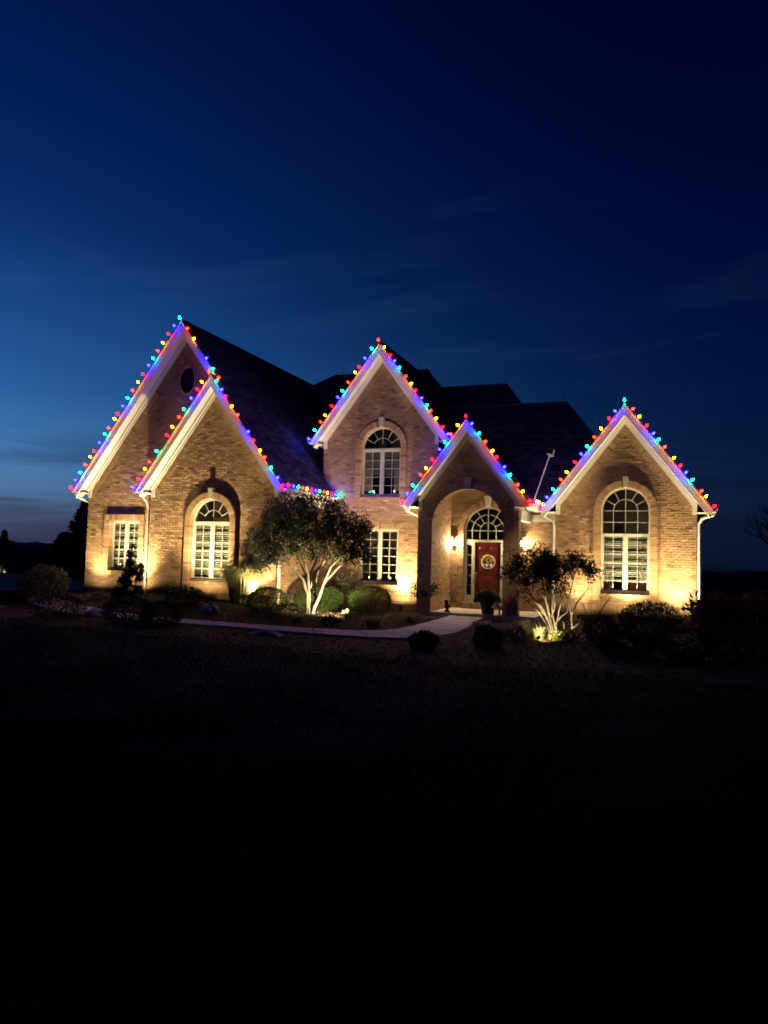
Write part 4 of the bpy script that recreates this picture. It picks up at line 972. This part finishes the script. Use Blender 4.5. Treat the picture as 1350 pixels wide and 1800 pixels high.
def tree(name, base, stems, blobs, mat, label, ntot, ls, lw, Y, dys=.5, thick=.05, seed=3, twigs=90, bark='bark'):
    """stems: polylines of photo pixels with a depth offset; blobs: (u, v, ru, rv, weight, depth) leaf masses"""
    rnd = random.Random(seed); rs = np.random.default_rng(seed); b = P(*base, Y); gz = g(b.x, Y)
    root = empty(name, (b.x, Y, gz), label, 'tree'); st = MB(); tips = []
    z_off = gz-P(base[0], base[1], Y).z
    for s in stems:
        pts = []; n = len(s['p'])
        for i, (u, v) in enumerate(s['p']): pts.append(P(u, v, Y+s['d']*(i/(n-1))**1.3))
        if s.get('root', True): pts.insert(0, pts[0]-Vector((0, 0, .12+max(0, -z_off))))
        r0_ = s['r']; dense = []; rad = []
        for i in range(len(pts)-1):
            for k in range(3):
                t = k/3; q = pts[i].lerp(pts[i+1], t); fr = (i+t)/(len(pts)-1); dense.append(q+Vector((rnd.uniform(-1, 1), rnd.uniform(-1, 1), rnd.uniform(-1, 1)))*.008); rad.append(r0_*(1-.72*fr))
        dense.append(pts[-1]); rad.append(r0_*.28); st.tube(dense, rad, 8)
        for i in range(len(dense)//2, len(dense)): tips.append((dense[i], rad[i]))
    st.build('trunk', bark, root, True)
    # leaf masses
    wt = sum(bl[4] for bl in blobs); Q = []; centers = []
    for (u, v, ru, rv, wgt, dz) in blobs:
        c = P(u, v, Y+dz); k = mpp(Y+dz, u); n = int(ntot*wgt/wt); nc = max(6, n//36)
        d = unit(nc); rr = (rs.random(nc)**(1/2.2))
        cc = np.array(c)+d*rr[:, None]*[ru*k, max(.3, ru*k*dys*1.6), rv*k]; centers.append(cc)
        idx = rs.integers(0, nc, n); Q.append(cc[idx]+rs.normal(size=(n, 3))*.078)
    Q = np.concatenate(Q); CC = np.concatenate(centers)
    tw = MB()
    T = np.array([list(t[0]) for t in tips])
    for i in rs.choice(len(CC), min(twigs, len(CC)), replace=False):
        c = CC[i]; dist = np.linalg.norm(T-c, axis=1)+np.maximum(0, T[:, 2]-c[2])*2; j = int(np.argmin(dist)); a = Vector(T[j]); bq = Vector(c); m_ = a.lerp(bq, .5)+Vector((rnd.uniform(-.06, .06), rnd.uniform(-.06, .06), rnd.uniform(-.02, .08)))
        tw.tube([a, m_, bq], [max(.006, tips[j][1]*.6), .007, .003], 5)
    tag(tw.build('branches', bark, root, True), kind='stuff')
    V, F = leafmesh(Q, rs.normal(size=Q.shape)+[0, 0, -.15], rs.uniform(.65, 1.3, len(Q))*ls, rs.uniform(.7, 1.2, len(Q))*lw, rs)
    meshobj('crown', V, F, mat, root); return root

stems1 = [dict(p=[(541, 1072), (540, 1045), (533, 1020), (516, 1000), (500, 982), (478, 960)], d=-.7, r=.058),
          dict(p=[(544, 1073), (543, 1040), (541, 1010), (535, 985), (522, 945), (510, 905)], d=-.2, r=.055),
          dict(p=[(549, 1075), (556, 1052), (544, 1030), (546, 1008), (558, 980), (572, 940), (578, 900)], d=.4, r=.058),
          dict(p=[(550, 1076), (561, 1046), (571, 1020), (581, 996), (600, 978), (628, 955)], d=-.3, r=.066),
          dict(p=[(569, 1026), (588, 1003), (606, 988), (628, 976), (642, 965)], d=-.5, r=.042, root=False),
          dict(p=[(545, 1034), (553, 1008), (572, 985), (590, 955), (604, 920)], d=.6, r=.04, root=False),
          dict(p=[(552, 1042), (556, 1020), (560, 1000), (566, 965), (560, 915)], d=.9, r=.032, root=False),
          dict(p=[(541, 1015), (528, 990), (515, 960), (497, 930)], d=.3, r=.032, root=False)]
blobs1 = [(545, 915, 100, 47, 3.4, 0), (462, 945, 26, 36, .5, -.1), (638, 935, 20, 40, .45, 0), (490, 945, 54, 48, 1.7, -.2), (600, 940, 52, 46, 1.6, 0), (545, 945, 90, 38, 1.3, -.5), (470, 975, 34, 27, .55, -.4), (628, 968, 30, 36, .5, -.2), (530, 888, 62, 24, 1.1, .2), (560, 975, 60, 22, .3, .3)]
tree('ornamental_tree', (548, 1075), stems1, blobs1, 'leaf_tree', 'round-crowned multi-stemmed ornamental tree with pale trunks before the middle gable', 22000, .08, .04, 18.6, twigs=170)
stems2 = [dict(p=[(973, 1127), (966, 1096), (955, 1072), (940, 1055), (922, 1036), (905, 1015)], d=-.2, r=.034),
          dict(p=[(976, 1128), (969, 1098), (962, 1068), (957, 1040), (950, 1010)], d=.15, r=.032),
          dict(p=[(978, 1128), (975, 1098), (970, 1070), (972, 1045), (985, 1015)], d=.35, r=.028),
          dict(p=[(966, 1092), (948, 1068), (936, 1050), (925, 1030), (912, 1000)], d=.3, r=.026, root=False),
          dict(p=[(974, 1100), (985, 1085), (997, 1076), (1000, 1062)], d=.2, r=.02, root=False),
          dict(p=[(993, 1122), (992, 1100), (989, 1092)], d=0, r=.02),
          dict(p=[(1004, 1128), (1006, 1100), (1003, 1075), (1000, 1050), (1008, 1020)], d=.25, r=.028),
          dict(p=[(1005, 1132), (1022, 1112), (1043, 1094), (1055, 1075), (1066, 1058), (1074, 1050)], d=-.2, r=.030),
          dict(p=[(1006, 1104), (1020, 1094), (1030, 1078), (1024, 1060)], d=.2, r=.018, root=False),
          dict(p=[(1005, 1080), (1014, 1060), (1026, 1045), (1036, 1030), (1042, 1010)], d=.1, r=.018, root=False),
          dict(p=[(971, 1126), (961, 1098), (949, 1078), (930, 1062), (915, 1045)], d=-.4, r=.022),
          dict(p=[(980, 1126), (978, 1100), (982, 1075), (990, 1050), (996, 1025)], d=-.1, r=.022),
          dict(p=[(966, 1082), (963, 1060), (948, 1040), (940, 1015)], d=.5, r=.016, root=False),
          dict(p=[(970, 1085), (976, 1062), (968, 1040), (966, 1015)], d=-.3, r=.016, root=False),
          dict(p=[(1043, 1094), (1052, 1080), (1054, 1066)], d=.2, r=.014, root=False)]
blobs2 = [(940, 1000, 40, 33, 2.6, 0), (905, 1006, 24, 34, 1.3, -.1), (968, 1008, 26, 36, 1.6, .1), (955, 978, 28, 14, .9, 0), (1000, 995, 28, 15, .7, .1), (1036, 1000, 22, 17, .9, 0), (1012, 984, 12, 10, .3, .1), (925, 1035, 30, 18, .5, 0), (980, 1030, 30, 14, .35, 0)]
tree('lit_multistem_shrub_tree', (988, 1128), stems2, blobs2, 'leaf_tree_olive', 'small airy tree with white-lit bare stems before the right gable', 6200, .075, .038, 17.5, twigs=110, seed=5)

shrub('boxwood', 433, 508, 1035, 17.9, 'leaf_box', 'dark round clipped boxwood beside the ornamental grass', n=7500, ls=.045, lw=.02, loose=.12, up=.8, lumps=3)
shrub('boxwood', 521, 600, 1032, 20.3, 'leaf_box', 'round clipped boxwood lit behind the ornamental tree trunks', n=7500, ls=.045, lw=.02, loose=.12, up=.9, lumps=3)
shrub('boxwood', 613, 692, 1030, 20.5, 'leaf_box', 'widest round clipped boxwood under the ground-floor centre window', n=8500, ls=.045, lw=.02, loose=.12, up=.9, lumps=3)
shrub('flowering_shrub', 578, 630, 1008, 21.9, 'leaf_pale', 'loose flowering shrub against the wall between the tree and window', n=1800, ls=.08, lw=.045, loose=.6)
grass('ornamental_grass', 356, 492, 980, 18.93, 'leaf_straw', 'tall arching ornamental grass clump under the fan-topped window', n=2600, w=.010, ys=.36, spread=1.1)
grass('grass_tuft', 594, 632, 1069, 18.55, 'leaf_grass', 'small bright grass tuft behind the tree spotlight', n=220, w=.008)
grass('grass_tuft', 622, 694, 1078, 17.9, 'leaf_grass', 'dark low grass mound between the path and the widest boxwood', n=420, w=.008, droop=.9)
grass('grass_tuft', 694, 756, 1073, 19.6, 'leaf_grass', 'low grass clump below the hanging basket', n=360, w=.008, droop=.9)
shrub('juniper', 722, 771, 1113, 14.3, 'leaf_dark', 'small dark spiky shrub on the mulch inside the path bend', n=1500, ls=.11, lw=.022, loose=.5, up=1.0)
shrub('dwarf_shrub', 838, 880, 1106, 15.3, 'leaf_dark', 'small dark round shrub on the mulch right of the path bend', n=1700, ls=.07, lw=.025, loose=.3)
grass('grass_tuft', 815, 872, 1087, 18.7, 'leaf_grass', 'arching grass tuft at the path edge below the porch', n=300, w=.009)
grass('daylily', 858, 915, 1090, 17.7, 'leaf_grass', 'low daylily clump in front of the right porch pier', n=150, w=.010, cat='plant', spread=1.5)
grass('daylily', 895, 962, 1082, 18.4, 'leaf_grass', 'green daylily clump left of the white-lit stems', n=190, w=.010, cat='plant', spread=1.5)
grass('daylily', 925, 972, 1094, 17.0, 'leaf_straw', 'thin grassy daylily clump beside the tree spotlight', n=130, w=.009, cat='plant', spread=1.4)
grass('grass_tuft', 505, 548, 1078, 17.6, 'leaf_straw', 'short straw-coloured grass tuft between the dark boxwood and the path', n=160, w=.008, droop=.9)
grass('grass_tuft', 742, 772, 1082, 20.6, 'leaf_straw', 'short straw-coloured grass tuft against the left porch pier', n=150, w=.008, droop=.9)
shrub('heuchera', 566, 596, 1084, 17.4, 'leaf_dark', 'low broad-leaved plant at the foot of the ornamental tree', 'plant', n=240, ls=.08, lw=.055, loose=.6, stems=False)
shrub('heuchera', 898, 926, 1104, 16.6, 'leaf_pale', 'low broad-leaved plant on the mulch before the daylilies', 'plant', n=220, ls=.08, lw=.055, loose=.6, stems=False)
shrub('lime_groundcover', 968, 1008, 1113, 17.15, 'leaf_lime', 'bright lime groundcover at the foot of the white-lit stems', 'plant', n=420, ls=.075, lw=.05, loose=.5, stems=False)
shrub('barberry', 1026, 1092, 1083, 17.2, 'leaf_red', 'reddish barberry right of the white-lit stems', n=2600, ls=.06, lw=.032, loose=.45)
shrub('yew', 1088, 1196, 1062, 19.2, 'leaf_dark', 'dark spreading yew under the tall right window', n=5200, ls=.11, lw=.02, loose=.4, up=.8)
shrub('dark_mound_shrub', 1055, 1150, 1108, 15.6, 'leaf_dark', 'dark mounded shrub between the barberry and the lawn', n=3000, ls=.06, lw=.03, loose=.3)
shrub('dark_mound_shrub', 1145, 1262, 1100, 15.8, 'leaf_dark', 'dark wide mounded shrub between the yew and the lawn', n=3600, ls=.06, lw=.03, loose=.3)
shrub('dark_mound_shrub', 1248, 1375, 1095, 15.6, 'leaf_dark', 'dark mounded shrub in front of the reddish hedge', n=3600, ls=.06, lw=.03, loose=.3)
shrub('ninebark_hedge', 1222, 1300, 1040, 19.8, 'leaf_red', 'tall dark reddish hedge shrub beside the house corner', n=3600, ls=.08, lw=.045, loose=.5)
shrub('ninebark_hedge', 1285, 1375, 1044, 19.4, 'leaf_red', 'tall dark reddish hedge shrub farther from the house corner', n=3600, ls=.08, lw=.045, loose=.5)
shrub('leafy_sapling', 1206, 1240, 1040, 20.6, 'leaf_dark', 'sparse leafy sapling silhouetted against the lit right corner', 'plant', n=230, ls=.17, lw=.055, loose=.9, up=.3)
shrub('variegated_shrub', 36, 110, 995, 18.0, 'leaf_pale', 'round pale-leaved shrub at the driveway end of the bed', n=3200, ls=.09, lw=.05, loose=.35)
shrub('dark_mound_shrub', -25, 45, 1040, 17.4, 'leaf_dark', 'dark mounded shrub beyond the pale-leaved shrub', n=2200, ls=.06, lw=.03, loose=.35)
shrub('dark_mound_shrub', 56, 146, 1046, 15.1, 'leaf_dark', 'dark mounded shrub below the pale-leaved shrub', n=3000, ls=.06, lw=.03, loose=.35)
shrub('perennial', 150, 205, 1043, 18.3, 'leaf_pale', 'leafy perennial at the foot of the left house corner', 'plant', n=1100, ls=.07, lw=.035, loose=.6)
shrub('perennial', 238, 305, 1046, 18.3, 'leaf_pale', 'leafy perennial between the weeping spruce and the peaked shrub', 'plant', n=1300, ls=.06, lw=.03, loose=.6)
shrub('dark_mound_shrub', 182, 268, 1050, 15.0, 'leaf_dark', 'dark mounded shrub in front of the weeping spruce', n=3200, ls=.06, lw=.03, loose=.35)
shrub('dark_mound_shrub', 252, 322, 1056, 15.0, 'leaf_dark', 'dark mounded shrub left of the flat garden stone', n=2800, ls=.06, lw=.03, loose=.35)
shrub('peaked_shrub', 290, 362, 1030, 17.9, 'leaf_dark', 'dark peaked shrub before the lower left gable', n=3200, ls=.06, lw=.03, loose=.45)
shrub('low_perennial', 365, 412, 1086, 16.45, 'leaf_pale', 'sparse low perennial on the path edge below the ornamental grass', 'plant', n=110, ls=.09, lw=.03, loose=.8, stems=False)
shrub('low_perennial', 430, 472, 1090, 16.45, 'leaf_pale', 'sparse low perennial on the path edge below the dark boxwood', 'plant', n=110, ls=.09, lw=.03, loose=.8, stems=False)
shrub('red_flowers', 18, 44, 1037, 17.9, 'leaf_rust', 'rust red flower clump beside the driveway', 'flowers', n=260, ls=.07, lw=.04, loose=.5)
# weeping spruce
c = P(226, 1055, 18.1); gz = g(c.x, 18.1); sp_ = empty('weeping_spruce', (c.x, 18.1, gz), 'narrow dark weeping spruce in front of the narrow left window', 'tree')
prof = [(222, 1060, 20), (222, 1038, 26), (222, 1016, 19), (232, 994, 17), (230, 974, 12), (234, 952, 3)]
mb = MB(); mb.tube([P(u, v, 18.1)-Vector((0, 0, .1 if i == 0 else 0)) for i, (u, v, w) in enumerate(prof)], [.05, .045, .04, .03, .02, .008], 7); mb.build('trunk', 'dark_bark', sp_, True)
Q = []; D = []  # needle feet and directions
mb = MB()
lobes = [(212, 1040, 15), (236, 1046, 15), (222, 1024, 12), (243, 1034, 9), (236, 1004, 11), (247, 994, 7), (229, 988, 9), (231, 972, 8), (223, 1008, 9), (234, 957, 4), (205, 1050, 10), (250, 1003, 4), (226, 1052, 16), (214, 1018, 6), (244, 1016, 6)]
for i in range(520):
    u, v, w = random.choices(lobes, [l[2]**2 for l in lobes])[0]; k_ = mpp(18.1, 226); an = random.uniform(0, 2*math.pi); rr = w*k_*random.random()**.5*1.1
    d = Vector((math.cos(an), math.sin(an), 0)); p = P(u, v, 18.1)+Vector((0, 0, random.uniform(-.5, .6)*w*k_)); q1 = p+d*rr*.6+Vector((0, 0, .03)); q2 = p+d*rr+Vector((0, 0, -.12*random.uniform(.4, 1.8)))
    if i % 5 == 0: mb.tube([p, q1, q2], [.010, .007, .003], 5)
    for j in range(24):
        a = random.random(); b_ = (p.lerp(q1, a*2) if a < .5 else q1.lerp(q2, a*2-1)); Q.append(list(b_)); D_ = [d.x*.5+random.gauss(0, .5), d.y*.5+random.gauss(0, .5), -.6+random.gauss(0, .4)]; D.append(D_)
tag(mb.build('branches', 'dark_bark', sp_), kind='stuff')
V, F = leafmesh(np.array(Q), np.array(D), rng.uniform(.05, .12, len(Q)), .02, rng); meshobj('crown', V, F, 'leaf_needle', sp_)
# hanging basket on a shepherd's hook
Yh = 21.3; b = P(727, 1086, Yh); tp = P(729, 1004, Yh); bk = P(746, 1040, Yh); b.z = g(b.x, Yh)
hk = empty('shepherd_hook', b, 'thin black shepherd hook pole beside the left porch pier', 'plant hook')
mb = MB(); mb.tube([b-Vector((0, 0, .1)), tp, tp+Vector((.03, 0, .04)), tp+Vector((.12, 0, .06)), Vector((bk.x-.03, Yh, tp.z+.03)), Vector((bk.x, Yh, tp.z-.03))], .006, 6); mb.build('hook_pole', 'black_metal', hk)
hb = empty('hanging_basket', bk-Vector((0, 0, .12)), 'trailing leafy hanging basket on the shepherd hook', 'hanging basket')
MB().lathe(bk-Vector((0, 0, .12)), [(.06, 0), (.13, .06), (.16, .15), (.15, .15)], 16).build('basket', 'terracotta', hb, True)
mb = MB()
for k in range(3): t = k*2.1; mb.tube([bk+Vector((.15*math.cos(t), .15*math.sin(t), .03)), Vector((bk.x, Yh, tp.z-.03))], .003, 4)
mb.build('hanger', 'black_metal', hb)
n = 560; d = unit(n); q = np.array(bk)+[0, 0, .10]+d*rng.uniform(.35, 1.1, n)[:, None]*[.46, .34, .24]; q[:, 2] -= .25*np.maximum(0, np.abs(q[:, 0]-bk.x)-.2)
V, F = leafmesh(q, d+rng.normal(size=(n, 3))*.6, rng.uniform(.06, .11, n), .045, rng); meshobj('foliage', V, F, 'leaf_tree', hb)
# garden stones
def stone(ua, ub, vt, Y, label, depth=.6):
    uc = (ua+ub)/2; c = P(uc, vt, Y); gz = g(c.x, Y); rx = (ub-ua)/2*mpp(Y, uc); h = max(.08, c.z-gz); rs = random.Random(int(ua)); vs = []; fs = []; n, mrows = 14, 6
    ph = [rs.uniform(0, 6.28) for _ in range(6)]
    for j in range(mrows+1):
        for i in range(n):
            t = 2*math.pi*i/n; s = j/mrows; pr = math.cos(s*math.pi/2)**.45 if j < mrows else .02
            w = 1+.16*math.sin(2*t+ph[0])+.10*math.sin(5*t+ph[1]+3*s)+.05*math.sin(9*t+ph[2])
            vs.append((c.x+rx*pr*w*math.cos(t), Y+rx*depth*pr*w*math.sin(t), gz-.04+(h+.04)*s**.8*(1+.14*math.sin(2*t+ph[3])*s)))
    for j in range(mrows):
        for i in range(n): fs.append((j*n+i, j*n+(i+1) % n, (j+1)*n+(i+1) % n, (j+1)*n+i))
    fs.append(tuple(range(mrows*n, mrows*n+n)))
    return tag(meshobj('garden_stone', vs, fs, 'stone'), label, 'rock', 'garden stones in the planting bed')
stone(438, 497, 1107, 14.7, 'long low garden stone on the mulch in front of the path')
stone(140, 197, 1070, 16.0, 'broad garden stone between the dark mounded shrubs')
stone(352, 388, 1062, 17.4, 'flat pale garden stone beside the ornamental grass')
stone(36, 84, 1071, 16.0, 'flat garden stone below the pale-leaved shrub')
stone(-14, 14, 1066, 16.6, 'garden stone by the driveway')

# ------------------------------------------------------------------ surroundings
def conifer(u, vt, vb, w, Y, label):
    top = P(u, vt, Y); c = P(u, vb, Y); gz = g(c.x, Y); h = top.z-gz; root = empty('conifer', (c.x, Y, gz), label, 'tree'); MB().tube([(c.x, Y, gz-.2), (c.x, Y, top.z-.1)], [.2, .03], 7).build('trunk', 'dark_bark', root)
    n = 5200; s = rng.random(n)**.8; a = rng.uniform(0, 2*math.pi, n); lay = .75+.3*np.sin(s*40+2*np.sin(a*3)); rr = w*(1-s)**.75*lay*rng.uniform(.3, 1, n)
    q = np.stack([c.x+rr*np.cos(a), Y+rr*np.sin(a), gz+.3+(h-.3)*s-rr*.25], 1)
    V, F = leafmesh(q, np.stack([np.cos(a), np.sin(a), -.35*np.ones(n)], 1)+rng.normal(size=(n, 3))*.3, rng.uniform(.2, .5, n), .12, rng); meshobj('crown', V, F, 'leaf_needle', root)
conifer(150, 880, 1010, 2.1, 34, 'dark conifer standing behind the left house corner')
conifer(112, 936, 1010, 1.5, 36, 'lower dark conifer left of the taller conifer')
conifer(4, 932, 1005, 2.4, 90, 'distant dark conifer near the far gabled garage')
# dark wooded rise along the horizon
vs = []; fs = []; k = 0
A = np.linspace(-80, 75, 260)
for i, a in enumerate(A):
    t = R(a); dist = 330+60*math.sin(i*.07); x, y = dist*math.sin(t), dist*math.cos(t)
    h = .7*math.sin(i*.31)+.5*math.sin(i*.83+1)+.4*math.sin(i*1.9)+random.uniform(-.25, .25); gz = g(x, y)
    top = (3.0+h*.8)*sm(-5, -45, a)+(-1.6+h*.5)*(1-sm(-5, -45, a))-gz
    for (dd, zz) in ((-40, -3), (-8, top*.8), (8, top), (60, -3)): vs.append(((dist+dd)*math.sin(t), (dist+dd)*math.cos(t), gz+zz))
for i in range(len(A)-1):
    for j in range(3): fs.append((i*4+j, (i+1)*4+j, (i+1)*4+j+1, i*4+j+1))
tag(meshobj('wooded_hills', vs, fs, 'far_dark'), kind='structure')
# neighbouring garage at the far left
gy = 115; gx = P(-30, 1028, gy).x; gz = g(gx, gy)
gr = empty('neighbour_garage', (gx, gy, gz), 'low gabled garage with lit white door far beyond the driveway', 'garage')
x0, x1 = P(-70, 1000, gy).x, P(19, 1000, gy).x; xm = (x0+x1)/2; ze = max(gz+2.2, P(19, 1011, gy).z); zr = ze+.85*(x1-x0)/2
MB().prism([(x0, gz-.2), (x1, gz-.2), (x1, ze), (xm, zr), (x0, ze)], gy, gy+7).build('wall', 'garage_siding', gr)
rf = MB()
for sd in (-1, 1):
    q = [(xm, zr+.12), (xm+sd*((x1-x0)/2+.35), ze-.14), (xm+sd*((x1-x0)/2+.35), ze-.24), (xm, zr+.02)]; rf.prism(q if sd < 0 else q[::-1], gy-.35, gy+7.3)
rf.build('roof', 'shingle', gr)
gd = MB()
for k in range(4): gd.box(x1-5.6, x1-.9, gy-.06, gy-.02, gz+.02+k*.55, gz+.55+k*.55)
gd.build('garage_door', 'white_trim', gr)
MB().tube([(x1+.2, gy-.2, ze-.1), (x1+.05, gy-.1, ze-.45), (x1+.05, gy-.1, gz)], .05, 6).build('downspout', 'white_trim', gr)
wl_ = MB().lathe((x1-1.8, gy-.12, ze-.02), [(.03, 0), (.07, .03), (.07, .16), (.02, .22)], 10).build('wall_lamp', 'far_glow', gr)
ld = bpy.data.lights.new('garage_light', 'POINT'); ld.energy = 260; ld.color = (1, .86, .6); ld.shadow_soft_size = .07; lo = bpy.data.objects.new('garage_light', ld); link(lo, gr, (x1-1.8, gy-.6, ze-.05))
# far lamp beyond the fields on the right
p = P(1317, 1000, 150); gz = g(p.x, 150); sl = empty('distant_yard_lamp', (p.x, 150, gz), 'tiny distant yard lamp glowing on the dark horizon', 'lamp')
MB().tube([(p.x, 150, gz), (p.x, 150, p.z)], .08, 6).build('post', 'black_metal', sl); MB().lathe((p.x, 150, p.z-.12), [(.02, 0), (.05, .03), (.05, .08), (.02, .11)], 8).build('lamp_globe', 'far_glow', sl)
# bare tree at the right edge
rb_ = random.Random(11); p = P(1385, 1010, 42); gz = g(p.x, 42); bt = empty('bare_tree', (p.x, 42, gz), 'tall bare tree standing beyond the hedge', 'tree'); mb = MB(); tips = []
def grow(a, d, ln_, r, lev):
    b = a+d*ln_; m_ = a.lerp(b, .5)+Vector((rb_.uniform(-.1, .1), rb_.uniform(-.1, .1), 0))*ln_*.5; mb.tube([a, m_, b], [r, r*.8, r*.6], 5)
    if lev == 0: tips.append(b); return
    for k in range(3 if lev > 2 else 4):
        e = (d+Vector((rb_.uniform(-.8, .8), rb_.uniform(-.8, .8), rb_.uniform(-.1, .6)))).normalized(); grow(m_.lerp(b, rb_.random()), e, ln_*rb_.uniform(.6, .8), r*.55, lev-1)
grow(Vector((p.x, 42, gz-.2)), Vector((0, 0, 1)), 2.3, .16, 4); mb.build('trunk', 'dark_bark', bt)
n = 900; q = np.array([list(tips[i % len(tips)]) for i in range(n)])+rng.normal(size=(n, 3))*.25; V, F = leafmesh(q, rng.normal(size=(n, 3)), .10, .05, rng); meshobj('crown', V, F, 'leaf_needle', bt)
